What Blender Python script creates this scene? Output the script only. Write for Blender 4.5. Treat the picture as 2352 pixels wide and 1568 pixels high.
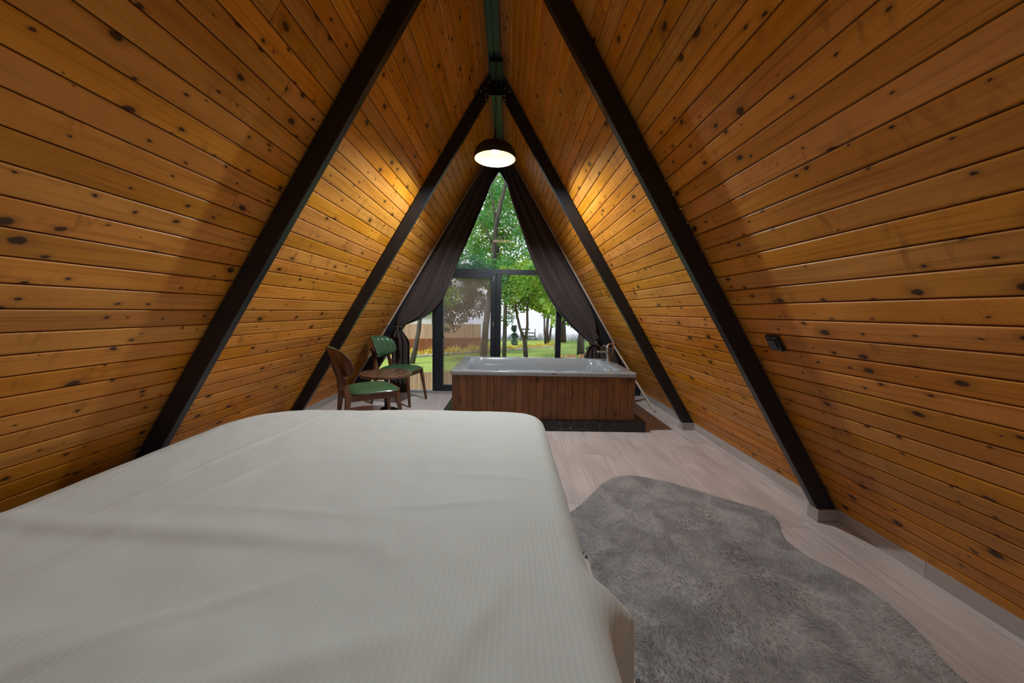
import bpy, bmesh, math, random
from mathutils import Vector, Matrix, noise
R=math.radians
random.seed(7)
for o in list(bpy.data.objects): bpy.data.objects.remove(o)
SC=bpy.context.scene; COL=SC.collection

# ---------------------------------------------------------------- camera
cam_d=bpy.data.cameras.new('camera'); cam=bpy.data.objects.new('camera',cam_d); COL.objects.link(cam)
fw=Vector((0.01066301,0.99651953,-0.08267482)); rt=Vector((0.99980749,-0.00926318,0.01729681)); up=rt.cross(fw)
m=Matrix((rt,up,-fw)).transposed().to_4x4(); m.translation=Vector((0.169,0,1.25)); cam.matrix_world=m
cam_d.sensor_width=36; cam_d.lens=820*36/2352; cam_d.clip_start=.02; cam_d.clip_end=500
SC.camera=cam
# ---------------------------------------------------------------- world, sun, exposure
W=bpy.data.worlds.new('world'); SC.world=W; W.use_nodes=True; wn=W.node_tree; wn.nodes.clear()
wo=wn.nodes.new('ShaderNodeOutputWorld'); bg=wn.nodes.new('ShaderNodeBackground'); ramp=wn.nodes.new('ShaderNodeValToRGB')
tc=wn.nodes.new('ShaderNodeTexCoord'); sp=wn.nodes.new('ShaderNodeSeparateXYZ')
wn.links.new(tc.outputs['Generated'],sp.inputs[0]); wn.links.new(sp.outputs['Z'],ramp.inputs[0])
ramp.color_ramp.elements[0].position=0.0; ramp.color_ramp.elements[0].color=(.80,.78,.84,1)
ramp.color_ramp.elements[1].position=.8; ramp.color_ramp.elements[1].color=(.62,.74,.93,1)
wn.links.new(ramp.outputs[0],bg.inputs[0]); bg.inputs[1].default_value=1.6; wn.links.new(bg.outputs[0],wo.inputs[0])
sun_d=bpy.data.lights.new('sun','SUN'); sun_d.energy=4.6; sun_d.angle=R(12); sun_d.color=(1,.96,.88)
sun=bpy.data.objects.new('sun',sun_d); COL.objects.link(sun); sun.rotation_euler=(R(28),R(-38),0)
SC.view_settings.view_transform='Standard'; SC.view_settings.look='None'; SC.view_settings.gamma=1; SC.view_settings.use_curve_mapping=False
SC.view_settings.exposure=0.0
BULB_A,BULB_B=5000.0,920.0          # radiance of the two lamp bulbs

# ---------------------------------------------------------------- node helpers
def mat(name): 
    m=bpy.data.materials.new(name); m.use_nodes=True; nt=m.node_tree
    return m,nt,nt.nodes['Principled BSDF']
def N(nt,t,**k):
    n=nt.nodes.new(t)
    for a,b in k.items(): setattr(n,a,b)
    return n
def mth(nt,op,a,b=None,c=None):
    n=N(nt,'ShaderNodeMath',operation=op)
    for i,v in enumerate((a,b,c)):
        if v is None: continue
        if isinstance(v,(int,float)): n.inputs[i].default_value=v
        else: nt.links.new(v,n.inputs[i])
    return n.outputs[0]
def comb(nt,x,y,z=0.0):
    n=N(nt,'ShaderNodeCombineXYZ')
    for i,v in enumerate((x,y,z)):
        if isinstance(v,(int,float)): n.inputs[i].default_value=v
        else: nt.links.new(v,n.inputs[i])
    return n.outputs[0]
def mixc(nt,f,a,b,mode='MIX'):
    n=N(nt,'ShaderNodeMix',data_type='RGBA',blend_type=mode)
    for i,v in ((0,f),(6,a),(7,b)):
        if isinstance(v,(int,float)): n.inputs[i].default_value=v
        elif isinstance(v,tuple): n.inputs[i].default_value=(*v,1)
        else: nt.links.new(v,n.inputs[i])
    return n.outputs[2]
def rng(nt,v,a,b,c=0.0,d=1.0):
    n=N(nt,'ShaderNodeMapRange',interpolation_type='SMOOTHSTEP')
    nt.links.new(v,n.inputs[0])
    for i,q in enumerate((a,b,c,d)): n.inputs[i+1].default_value=q
    return n.outputs[0]
def nz(nt,vec,scale=1.0,detail=3.0,rough=.5,dist=0.0):
    n=N(nt,'ShaderNodeTexNoise'); nt.links.new(vec,n.inputs['Vector'])
    n.inputs['Scale'].default_value=scale; n.inputs['Detail'].default_value=detail; n.inputs['Roughness'].default_value=rough; n.inputs['Distortion'].default_value=dist
    return n.outputs[0]
def bump(nt,h,strength,dist,bs):
    n=N(nt,'ShaderNodeBump'); nt.links.new(h,n.inputs['Height']); n.inputs['Strength'].default_value=strength; n.inputs['Distance'].default_value=dist
    nt.links.new(n.outputs[0],bs.inputs['Normal']); return n

def simple(name,col,rough=.5,metal=0.0,spec=.5,noise_amt=0.0,nscale=20,bumpd=0.0,coat=0.0,sheen=0.0,stretch=(1,1,1)):
    m,nt,b=mat(name); b.inputs['Roughness'].default_value=rough; b.inputs['Metallic'].default_value=metal
    b.inputs['Specular IOR Level'].default_value=spec; b.inputs['Coat Weight'].default_value=coat
    if sheen: b.inputs['Sheen Weight'].default_value=sheen; b.inputs['Sheen Roughness'].default_value=.4
    b.inputs['Base Color'].default_value=(*col,1)
    if noise_amt or bumpd:
        t=N(nt,'ShaderNodeTexCoord'); mp=N(nt,'ShaderNodeMapping'); mp.inputs['Scale'].default_value=stretch
        nt.links.new(t.outputs['Object'],mp.inputs[0]); f=nz(nt,mp.outputs[0],nscale,4,.6)
        if noise_amt:
            c=mixc(nt,f,tuple(x*(1-noise_amt) for x in col),tuple(min(1,x*(1+noise_amt)) for x in col)); nt.links.new(c,b.inputs['Base Color'])
        if bumpd: bump(nt,f,1,bumpd,b)
    return m

def boards(name,w,off,jl,c_dark,c_mid,c_light,knot,rough,seed=0.0,knots=True,coat=0.0,spec=.5,bumpd=.0008,flame=1.0,gap=0.0,grain=.55,kscale=1.0,vv=(.86,.26),sat=1.0):
    """planks from a UV map in metres: u across the boards, v along them"""
    m,nt,b=mat(name); uv=N(nt,'ShaderNodeUVMap'); s=N(nt,'ShaderNodeSeparateXYZ'); nt.links.new(uv.outputs[0],s.inputs[0])
    u,v=s.outputs[0],s.outputs[1]
    ub=mth(nt,'DIVIDE',mth(nt,'ADD',u,-off),w); bi=mth(nt,'FLOOR',ub)
    wn1=N(nt,'ShaderNodeTexWhiteNoise',noise_dimensions='1D'); nt.links.new(mth(nt,'ADD',bi,seed+.37),wn1.inputs['W'])
    vs=mth(nt,'DIVIDE',mth(nt,'ADD',v,mth(nt,'MULTIPLY',wn1.outputs[0],jl*7.3)),jl); sg=mth(nt,'FLOOR',vs); fr=mth(nt,'FRACT',vs)
    wn2=N(nt,'ShaderNodeTexWhiteNoise',noise_dimensions='2D'); nt.links.new(comb(nt,mth(nt,'ADD',bi,seed),sg),wn2.inputs['Vector'])
    sd=wn2.outputs[0]; sd2=N(nt,'ShaderNodeSeparateColor'); nt.links.new(wn2.outputs[1],sd2.inputs[0])
    z=mth(nt,'MULTIPLY',sd,37.0)
    # warp
    wv=nz(nt,comb(nt,mth(nt,'MULTIPLY',u,6),mth(nt,'MULTIPLY',v,1.6),z),1,2)
    uw=mth(nt,'ADD',u,mth(nt,'MULTIPLY',wv,.05))
    g=nz(nt,comb(nt,mth(nt,'MULTIPLY',uw,75),mth(nt,'MULTIPLY',v,1.4),z),1,3,.6)
    fine=nz(nt,comb(nt,mth(nt,'MULTIPLY',u,420),mth(nt,'MULTIPLY',v,9),z),1,2,.6)
    broad=nz(nt,comb(nt,mth(nt,'MULTIPLY',u,7),mth(nt,'MULTIPLY',v,2.2),z),1,2)
    base=mixc(nt,rng(nt,broad,.3,.75),c_mid,c_light)
    base=mixc(nt,mth(nt,'MULTIPLY',rng(nt,g,.45,.75),grain),base,c_dark)
    base=mixc(nt,mth(nt,'MULTIPLY',rng(nt,fine,.5,.8),.22),base,c_dark)
    hs=N(nt,'ShaderNodeHueSaturation'); nt.links.new(base,hs.inputs['Color'])
    nt.links.new(mth(nt,'ADD',.496,mth(nt,'MULTIPLY',sd2.outputs[0],.008)),hs.inputs['Hue'])
    nt.links.new(mth(nt,'ADD',vv[0],mth(nt,'MULTIPLY',sd2.outputs[1],vv[1])),hs.inputs['Value'])
    nt.links.new(mth(nt,'ADD',sat-.03,mth(nt,'MULTIPLY',sd2.outputs[2],.07)),hs.inputs['Saturation'])
    col=hs.outputs[0]
    if knots:
        jit=nz(nt,comb(nt,mth(nt,'MULTIPLY',u,22),mth(nt,'MULTIPLY',v,22),z),1,2)
        def layer(sc,r0,r1,thr,vst):
            vo=N(nt,'ShaderNodeTexVoronoi',feature='F1',voronoi_dimensions='2D')
            uu=mth(nt,'MULTIPLY',mth(nt,'ADD',u,mth(nt,'MULTIPLY',jit,.02)),sc); vv=mth(nt,'MULTIPLY',mth(nt,'ADD',mth(nt,'ADD',v,z),mth(nt,'MULTIPLY',jit,.015)),sc*vst)
            nt.links.new(comb(nt,uu,vv),vo.inputs['Vector']); vo.inputs['Scale'].default_value=1
            c=N(nt,'ShaderNodeSeparateColor'); nt.links.new(vo.outputs['Color'],c.inputs[0])
            on=mth(nt,'GREATER_THAN',c.outputs[0],thr)
            rad=mth(nt,'ADD',r0,mth(nt,'MULTIPLY',c.outputs[1],r1-r0))
            q=mth(nt,'DIVIDE',vo.outputs['Distance'],rad)
            core=mth(nt,'MULTIPLY',mth(nt,'SUBTRACT',1.0,rng(nt,q,.55,1.0)),on)
            halo=mth(nt,'MULTIPLY',mth(nt,'SUBTRACT',1.0,rng(nt,q,.8,2.6)),on)
            return core,halo
        c1,h1=layer(6.2*kscale,.05,.13,.50,.60); c2,h2=layer(12*kscale,.03,.10,.50,.55)
        fl=nz(nt,comb(nt,mth(nt,'MULTIPLY',u,7),mth(nt,'MULTIPLY',v,17),z),1,3,.6,.6)
        flm=nz(nt,comb(nt,mth(nt,'MULTIPLY',u,4),mth(nt,'MULTIPLY',v,3.2),mth(nt,'ADD',z,9)),1,1)
        f=mth(nt,'MULTIPLY',mth(nt,'MULTIPLY',rng(nt,fl,.50,.76),rng(nt,flm,.46,.62)),.62*flame)
        col=mixc(nt,f,col,c_dark)
        col=mixc(nt,mth(nt,'MULTIPLY',mth(nt,'MAXIMUM',h1,h2),.42),col,c_dark)
        col=mixc(nt,mth(nt,'MULTIPLY',mth(nt,'MAXIMUM',c1,c2),.93),col,knot)
    # butt joints and grooves
    dj=mth(nt,'MULTIPLY',mth(nt,'MINIMUM',fr,mth(nt,'SUBTRACT',1.0,fr)),jl)
    col=mixc(nt,mth(nt,'SUBTRACT',1.0,rng(nt,dj,.0008,.0022)),col,tuple(x*(.25 if knots else .8) for x in c_dark))
    if gap>0:
        fu=mth(nt,'FRACT',ub); du=mth(nt,'MULTIPLY',mth(nt,'MINIMUM',fu,mth(nt,'SUBTRACT',1.0,fu)),w)
        col=mixc(nt,mth(nt,'MULTIPLY',mth(nt,'SUBTRACT',1.0,rng(nt,du,gap*.5,gap*1.6)),.6),col,tuple(x*.35 for x in c_dark))
    nt.links.new(col,b.inputs['Base Color']); b.inputs['Roughness'].default_value=rough; b.inputs['Coat Weight'].default_value=coat; b.inputs['Coat Roughness'].default_value=.25
    b.inputs['Specular IOR Level'].default_value=spec
    h=mth(nt,'ADD',mth(nt,'MULTIPLY',g,.6),mth(nt,'ADD',mth(nt,'MULTIPLY',fine,.25),mth(nt,'MULTIPLY',nz(nt,comb(nt,mth(nt,'MULTIPLY',u,8),mth(nt,'MULTIPLY',v,5),z),1,1),1.6)))
    bump(nt,h,1,bumpd,b)
    return m

M={}
PINE=dict(c_dark=(.25,.080,.010),c_mid=(.58,.224,.036),c_light=(.70,.295,.060),knot=(.040,.013,.005),rough=.44,spec=.22,gap=.0022,vv=(.86,.26),sat=1.02,jl=9.5)
WL=.0975; OL=1.726%WL; WR=.0911; OR=1.8026%WR
M['pine_left']=boards('pine_left',WL,OL,seed=3,**PINE)
M['pine_right']=boards('pine_right',WR,OR,seed=21,**PINE)
M['laminate']=boards('laminate',.192,.05,1.28,(.36,.29,.275),(.58,.49,.475),(.72,.62,.605),(.2,.15,.12),.42,seed=5,knots=False,gap=.0009,bumpd=.0003,grain=.55,vv=(.95,.10))
M['skirt']=boards('skirt',.2,.0,2.4,(.23,.19,.175),(.36,.31,.29),(.43,.385,.365),(.2,.15,.12),.45,seed=8,knots=False,bumpd=.0003)
M['cladding']=boards('cladding',.0746,.0,9.0,(.045,.015,.005),(.150,.056,.017),(.24,.092,.028),(.012,.005,.003),.42,seed=2,flame=1.2,bumpd=.0006,kscale=1.0)
M['black_paint']=simple('black_paint',(.0068,.0095,.0145),.34,spec=.5,noise_amt=.3,nscale=60,bumpd=.0006)
M['black_steel']=simple('black_steel',(.02,.024,.026),.35,metal=.3)
M['grey_steel']=simple('grey_steel',(.048,.062,.070),.45,metal=.5,noise_amt=.15,nscale=8)
M['frame_black']=simple('frame_black',(.010,.014,.022),.35)
M['frame_rail']=simple('frame_rail',(.40,.42,.46),.4,metal=.4)
M['strip_wood']=simple('strip_wood',(.50,.37,.29),.6,noise_amt=.25,nscale=30,stretch=(4,4,.4))
M['curtain']=simple('curtain',(.052,.037,.035),.9,noise_amt=.12,nscale=140,bumpd=.0005,sheen=.12)
M['duvet']=None
M['acrylic']=simple('acrylic',(.33,.355,.385),.14,coat=.5)
M['chrome']=simple('chrome',(.75,.76,.78),.12,metal=1.0)
M['copper']=simple('copper_pipe',(.30,.13,.06),.35,metal=.4)
M['lamp_black']=simple('lamp_black',(.012,.013,.016),.55)
M['lamp_gold']=simple('lamp_gold',(.024,.0120,.0024),.6,spec=.1)
M['plastic_black']=simple('plastic_black',(.012,.012,.013),.3,noise_amt=.2)
M['screw']=simple('screw',(.25,.25,.26),.4,metal=.8)
M['iron']=simple('iron',(.015,.016,.02),.45,metal=.5,noise_amt=.2)
M['leather']=simple('leather',(.045,.125,.060),.27,noise_amt=.22,nscale=14,bumpd=.0012,coat=.25)
M['water_lake']=simple('water_lake',(.45,.45,.50),.25,noise_amt=.05,nscale=.4)
def wood_simple(name,c1,c2,rough,stretch,sc=9,coat=0):
    m,nt,b=mat(name); t=N(nt,'ShaderNodeTexCoord'); mp=N(nt,'ShaderNodeMapping'); mp.inputs['Scale'].default_value=stretch
    nt.links.new(t.outputs['Object'],mp.inputs[0]); f=nz(nt,mp.outputs[0],sc,5,.62,.5)
    c=mixc(nt,rng(nt,f,.3,.7),c1,c2); nt.links.new(c,b.inputs['Base Color']); b.inputs['Roughness'].default_value=rough; b.inputs['Coat Weight'].default_value=coat
    bump(nt,f,1,.0004,b); return m
M['walnut']=wood_simple('walnut',(.055,.020,.009),(.17,.066,.028),.38,(1,1,.25),22)
M['table_wood']=wood_simple('table_wood',(.070,.032,.018),(.26,.125,.070),.34,(1,.12,1),26,.2)
M['bed_wood']=wood_simple('bed_wood',(.10,.06,.04),(.2,.13,.09),.5,(.2,1,1))
M['bark']=wood_simple('bark',(.028,.023,.022),(.090,.072,.066),.9,(1,1,.25),9)

def marble():
    m,nt,b=mat('black_marble'); t=N(nt,'ShaderNodeTexCoord'); v=N(nt,'ShaderNodeTexVoronoi',feature='DISTANCE_TO_EDGE')
    wv=nz(nt,t.outputs['Object'],5,3); vv=N(nt,'ShaderNodeVectorMath',operation='ADD'); nt.links.new(t.outputs['Object'],vv.inputs[0])
    nt.links.new(comb(nt,mth(nt,'MULTIPLY',wv,.35),mth(nt,'MULTIPLY',nz(nt,t.outputs['Object'],7,3),.35),mth(nt,'MULTIPLY',wv,.25)),vv.inputs[1])
    nt.links.new(vv.outputs[0],v.inputs['Vector']); v.inputs['Scale'].default_value=6
    vein=mth(nt,'MULTIPLY',mth(nt,'SUBTRACT',1.0,rng(nt,v.outputs['Distance'],.0,.022)),rng(nt,nz(nt,t.outputs['Object'],4,2),.45,.65))
    c=mixc(nt,vein,(.009,.009,.011),(.20,.19,.15)); nt.links.new(c,b.inputs['Base Color']); b.inputs['Roughness'].default_value=.25; return m
M['marble']=marble()

def duvet_mat():
    m,nt,b=mat('duvet_cotton'); uv=N(nt,'ShaderNodeUVMap'); s=N(nt,'ShaderNodeSeparateXYZ'); nt.links.new(uv.outputs[0],s.inputs[0])
    st=mth(nt,'SINE',mth(nt,'MULTIPLY',s.outputs[0],2*math.pi/.0165))
    c=mixc(nt,rng(nt,st,-.4,.6),(.65,.69,.685),(.67,.71,.705))
    nt.links.new(c,b.inputs['Base Color']); b.inputs['Roughness'].default_value=.75; b.inputs['Sheen Weight'].default_value=.15
    w=nz(nt,comb(nt,mth(nt,'MULTIPLY',s.outputs[0],3.2),mth(nt,'MULTIPLY',s.outputs[1],1.6)),1,4,.5,.6)
    h=mth(nt,'ADD',mth(nt,'MULTIPLY',st,.03),mth(nt,'MULTIPLY',w,3.0)); bump(nt,h,1,.006,b); return m
M['duvet']=duvet_mat()

def rug_mat():
    m,nt,b=mat('rug_fur'); t=N(nt,'ShaderNodeTexCoord')
    a=nz(nt,t.outputs['Object'],5,4,.6,.8); f=nz(nt,t.outputs['Object'],60,3)
    c=mixc(nt,rng(nt,a,.3,.7),(.26,.245,.245),(.50,.475,.475)); c=mixc(nt,rng(nt,f,.4,.8),c,(.30,.285,.285))
    nt.links.new(c,b.inputs['Base Color']); b.inputs['Roughness'].default_value=.9; b.inputs['Sheen Weight'].default_value=.3
    return m
M['rug']=rug_mat()

def glass_mat(name,tint=(1,1,1),r=.0):
    m=bpy.data.materials.new(name); m.use_nodes=True; nt=m.node_tree; nt.nodes.clear()
    o=N(nt,'ShaderNodeOutputMaterial'); mx=N(nt,'ShaderNodeMixShader'); tr=N(nt,'ShaderNodeBsdfTransparent'); gl=N(nt,'ShaderNodeBsdfGlossy'); fr=N(nt,'ShaderNodeFresnel')
    tr.inputs[0].default_value=(*tint,1); gl.inputs['Roughness'].default_value=r; fr.inputs[0].default_value=1.95
    nt.links.new(fr.outputs[0],mx.inputs[0]); nt.links.new(tr.outputs[0],mx.inputs[1]); nt.links.new(gl.outputs[0],mx.inputs[2]); nt.links.new(mx.outputs[0],o.inputs[0]); return m
M['glass']=glass_mat('window_glass',(.97,.99,.985))
def screen_mat():
    m=bpy.data.materials.new('insect_mesh'); m.use_nodes=True; nt=m.node_tree; nt.nodes.clear()
    o=N(nt,'ShaderNodeOutputMaterial'); mx=N(nt,'ShaderNodeMixShader'); tr=N(nt,'ShaderNodeBsdfTransparent'); d=N(nt,'ShaderNodeBsdfDiffuse'); tl=N(nt,'ShaderNodeBsdfTranslucent'); m2=N(nt,'ShaderNodeMixShader')
    d.inputs[0].default_value=(.26,.18,.16,1); tl.inputs[0].default_value=(.36,.25,.22,1); m2.inputs[0].default_value=.6
    t=N(nt,'ShaderNodeTexCoord'); s=N(nt,'ShaderNodeSeparateXYZ'); nt.links.new(t.outputs['Object'],s.inputs[0])
    st=mth(nt,'SINE',mth(nt,'MULTIPLY',s.outputs[0],2*math.pi/.022)); nt.links.new(rng(nt,st,-.2,1,.42,.80),mx.inputs[0])
    nt.links.new(d.outputs[0],m2.inputs[1]); nt.links.new(tl.outputs[0],m2.inputs[2]); nt.links.new(tr.outputs[0],mx.inputs[1]); nt.links.new(m2.outputs[0],mx.inputs[2]); nt.links.new(mx.outputs[0],o.inputs[0]); return m
M['screen']=screen_mat()
def emis(name,col,s):
    m=bpy.data.materials.new(name); m.use_nodes=True; nt=m.node_tree; nt.nodes.clear(); o=N(nt,'ShaderNodeOutputMaterial'); e=N(nt,'ShaderNodeEmission'); e.inputs[0].default_value=(*col,1); e.inputs[1].default_value=s; nt.links.new(e.outputs[0],o.inputs[0]); return m
M['bulb_a']=emis('bulb_glow',(.86,.97,1.0),BULB_A); M['bulb_b']=emis('bulb_glow_dim',(.80,1.0,.97),BULB_B)
def leaf_mat(name,a,b_,tr=.45):
    m=bpy.data.materials.new(name); m.use_nodes=True; nt=m.node_tree; nt.nodes.clear(); o=N(nt,'ShaderNodeOutputMaterial'); mx=N(nt,'ShaderNodeMixShader'); d=N(nt,'ShaderNodeBsdfPrincipled'); tl=N(nt,'ShaderNodeBsdfTranslucent')
    t=N(nt,'ShaderNodeTexCoord'); f=nz(nt,t.outputs['Object'],1.1,3); c=mixc(nt,rng(nt,f,.35,.65),a,b_)
    nt.links.new(c,d.inputs['Base Color']); d.inputs['Roughness'].default_value=.55; nt.links.new(mixc(nt,.5,c,(min(1,b_[0]*1.5),min(1,b_[1]*1.4),b_[2]*.6)),tl.inputs[0]); mx.inputs[0].default_value=tr
    nt.links.new(d.outputs[0],mx.inputs[1]); nt.links.new(tl.outputs[0],mx.inputs[2]); nt.links.new(mx.outputs[0],o.inputs[0]); return m
M['leaf_bright']=leaf_mat('leaf_bright',(.11,.30,.045),(.30,.44,.07))
M['leaf_mid']=leaf_mat('leaf_mid',(.045,.20,.075),(.13,.34,.10))
M['leaf_dark']=leaf_mat('leaf_dark',(.02,.085,.045),(.05,.16,.07),.3)
M['needle']=leaf_mat('needle',(.02,.09,.06),(.05,.15,.095),.3)
M['conifer']=leaf_mat('conifer',(.05,.07,.045),(.09,.11,.07),.2)
M['topiary']=leaf_mat('topiary_leaf',(.02,.08,.06),(.04,.12,.08),.2)
M['flower']=leaf_mat('flower_yellow',(.48,.38,.04),(.70,.56,.08),.3)
M['stone']=simple('edging_stone',(.38,.35,.31),.8,noise_amt=.3,nscale=4)
M['reed']=wood_simple('reed_fence',(.42,.20,.10),(.62,.36,.22),.85,(60,60,.6),1)
M['reed_pale']=wood_simple('reed_pale',(.50,.28,.20),(.66,.44,.34),.85,(60,60,.6),1)
M['reed_red']=wood_simple('reed_red',(.33,.10,.04),(.50,.19,.09),.85,(60,60,.6),1)
M['wall_white']=simple('white_render',(.5,.5,.52),.8,noise_amt=.04,nscale=1)
M['roof_blue']=simple('roof_blue',(.16,.25,.34),.6)
M['picket']=simple('pale_reeds',(.36,.39,.40),.8,noise_amt=.2,nscale=3)
M['bench']=simple('bench_grey',(.16,.15,.18),.7)
def lawn_mat():
    m,nt,b=mat('lawn_grass'); t=N(nt,'ShaderNodeTexCoord'); a=nz(nt,t.outputs['Object'],.35,4,.6); f=nz(nt,t.outputs['Object'],9,4,.7)
    c=mixc(nt,rng(nt,a,.35,.65),(.24,.33,.050),(.33,.42,.080)); c=mixc(nt,mth(nt,'MULTIPLY',rng(nt,f,.3,.8),.5),c,(.17,.28,.04)); nt.links.new(c,b.inputs['Base Color']); b.inputs['Roughness'].default_value=.95; bump(nt,f,1,.03,b); return m
M['lawn']=lawn_mat()
M['tag']=simple('badge',(.45,.42,.40),.3,metal=.6)
M['tile']=simple('pale_tile',(.50,.51,.54),.35,noise_amt=.05,nscale=3)
M['brown_mat']=simple('brown_panel',(.3,.2,.15),.7,noise_amt=.1)

# ---------------------------------------------------------------- mesh helpers
def link(name,bm,m,parent=None,smooth=False,label=None):
    me=bpy.data.meshes.new(name); bm.normal_update(); bm.to_mesh(me); bm.free()
    o=bpy.data.objects.new(name,me); COL.objects.link(o)
    if m: me.materials.append(m if not isinstance(m,str) else M[m])
    if smooth:
        for p in me.polygons: p.use_smooth=True
    if parent: o.parent=parent
    if label: o['label']=label
    return o
def thing(name,label,cat,loc=(0,0,0),rz=0.0,group=None):
    o=bpy.data.objects.new(name,None); o.empty_display_size=.1; COL.objects.link(o); o.location=loc; o.rotation_euler=(0,0,rz)
    o['label']=label; o['category']=cat
    if group: o['group']=group
    return o
def tag(o,label,cat,group=None,kind=None):
    o['label']=label; o['category']=cat
    if group: o['group']=group
    if kind: o['kind']=kind
    return o
def struct(o,label=None):
    o['kind']='structure'
    if label: o['label']=label
    return o
def box(bm,x0,x1,y0,y1,z0,z1,bev=0.0,mx=None,seg=2):
    vs=[bm.verts.new(v) for v in ((x0,y0,z0),(x1,y0,z0),(x1,y1,z0),(x0,y1,z0),(x0,y0,z1),(x1,y0,z1),(x1,y1,z1),(x0,y1,z1))]
    fs=[bm.faces.new([vs[i] for i in f]) for f in ((3,2,1,0),(4,5,6,7),(0,1,5,4),(1,2,6,5),(2,3,7,6),(3,0,4,7))]
    if bev>0:
        es=list({e for f in fs for e in f.edges}); r=bmesh.ops.bevel(bm,geom=es,offset=bev,segments=seg,profile=.5,affect='EDGES')
        vs=list({v for f in r['faces'] for v in f.verts}|{v for v in vs if v.is_valid})
    if mx is not None: bmesh.ops.transform(bm,matrix=mx,verts=[v for v in vs if v.is_valid])
    return vs
def hexa(bm,bot,top,bev=0.0):
    vs=[bm.verts.new(v) for v in list(bot)+list(top)]
    fs=[bm.faces.new([vs[i] for i in f]) for f in ((3,2,1,0),(4,5,6,7),(0,1,5,4),(1,2,6,5),(2,3,7,6),(3,0,4,7))]
    if bev>0: bmesh.ops.bevel(bm,geom=list({e for f in fs for e in f.edges}),offset=bev,segments=2,profile=.5,affect='EDGES')
def lathe(bm,prof,n=32,c=(0,0,0),closed=False):
    rings=[]
    for r,z in prof:
        rings.append([bm.verts.new((c[0]+r*math.cos(2*math.pi*k/n),c[1]+r*math.sin(2*math.pi*k/n),c[2]+z)) for k in range(n)] if r>1e-6 else [bm.verts.new((c[0],c[1],c[2]+z))])
    for a,b in zip(rings,rings[1:]):
        for k in range(n):
            k2=(k+1)%n
            if len(a)==1 and len(b)==1: continue
            if len(a)==1: bm.faces.new((a[0],b[k2],b[k]))
            elif len(b)==1: bm.faces.new((a[k],a[k2],b[0]))
            else: bm.faces.new((a[k],a[k2],b[k2],b[k]))
def tube(bm,pts,rad,n=10,cap=True):
    pts=[Vector(p) for p in pts]; rads=rad if isinstance(rad,(list,tuple)) else [rad]*len(pts); prev=None; u=None
    rings=[]
    for i,p in enumerate(pts):
        t=(pts[min(i+1,len(pts)-1)]-pts[max(i-1,0)]).normalized()
        if u is None: u=t.orthogonal().normalized()
        else: u=(u-t*u.dot(t)).normalized()
        w=t.cross(u); rings.append([bm.verts.new(p+rads[i]*(u*math.cos(2*math.pi*k/n)+w*math.sin(2*math.pi*k/n))) for k in range(n)])
    for a,b in zip(rings,rings[1:]):
        for k in range(n): bm.faces.new((a[k],a[(k+1)%n],b[(k+1)%n],b[k]))
    if cap: bm.faces.new(rings[0][::-1]); bm.faces.new(rings[-1])
def bar(bm,p0,p1,w0,w1,up=(0,0,1),bev=.004):
    """tapered rectangular bar, w=(a,b) at each end"""
    p0,p1=Vector(p0),Vector(p1); t=(p1-p0).normalized(); u=Vector(up); a=u.cross(t)
    if a.length<1e-4: a=Vector((1,0,0)).cross(t)
    a.normalize(); b=t.cross(a)
    q=lambda p,w:[p-a*w[0]/2-b*w[1]/2,p+a*w[0]/2-b*w[1]/2,p+a*w[0]/2+b*w[1]/2,p-a*w[0]/2+b*w[1]/2]
    hexa(bm,q(p0,w0),q(p1,w1),bev)
def uvset(bm,fn):
    L=bm.loops.layers.uv.verify()
    for f in bm.faces:
        for l in f.loops: l[L].uv=fn(l.vert.co,f)
def grid(bm,nu,nv,fn,closeu=False):
    V=[[bm.verts.new(fn(i/(nu if closeu else nu-1),j/(nv-1))) for i in range(nu)] for j in range(nv)]
    for j in range(nv-1):
        for i in range(nu if closeu else nu-1):
            i2=(i+1)%nu; bm.faces.new((V[j][i],V[j][i2],V[j+1][i2],V[j+1][i]))
    return V
def lerp(a,b,t): return a+(b-a)*t
def interp(t,keys):
    if t<=keys[0][0]: return keys[0][1]
    for (a,va),(b,vb) in zip(keys,keys[1:]):
        if t<=b:
            s=(t-a)/(b-a); s=s*s*(3-2*s) if False else s; return va+(vb-va)*s
    return keys[-1][1]

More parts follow.
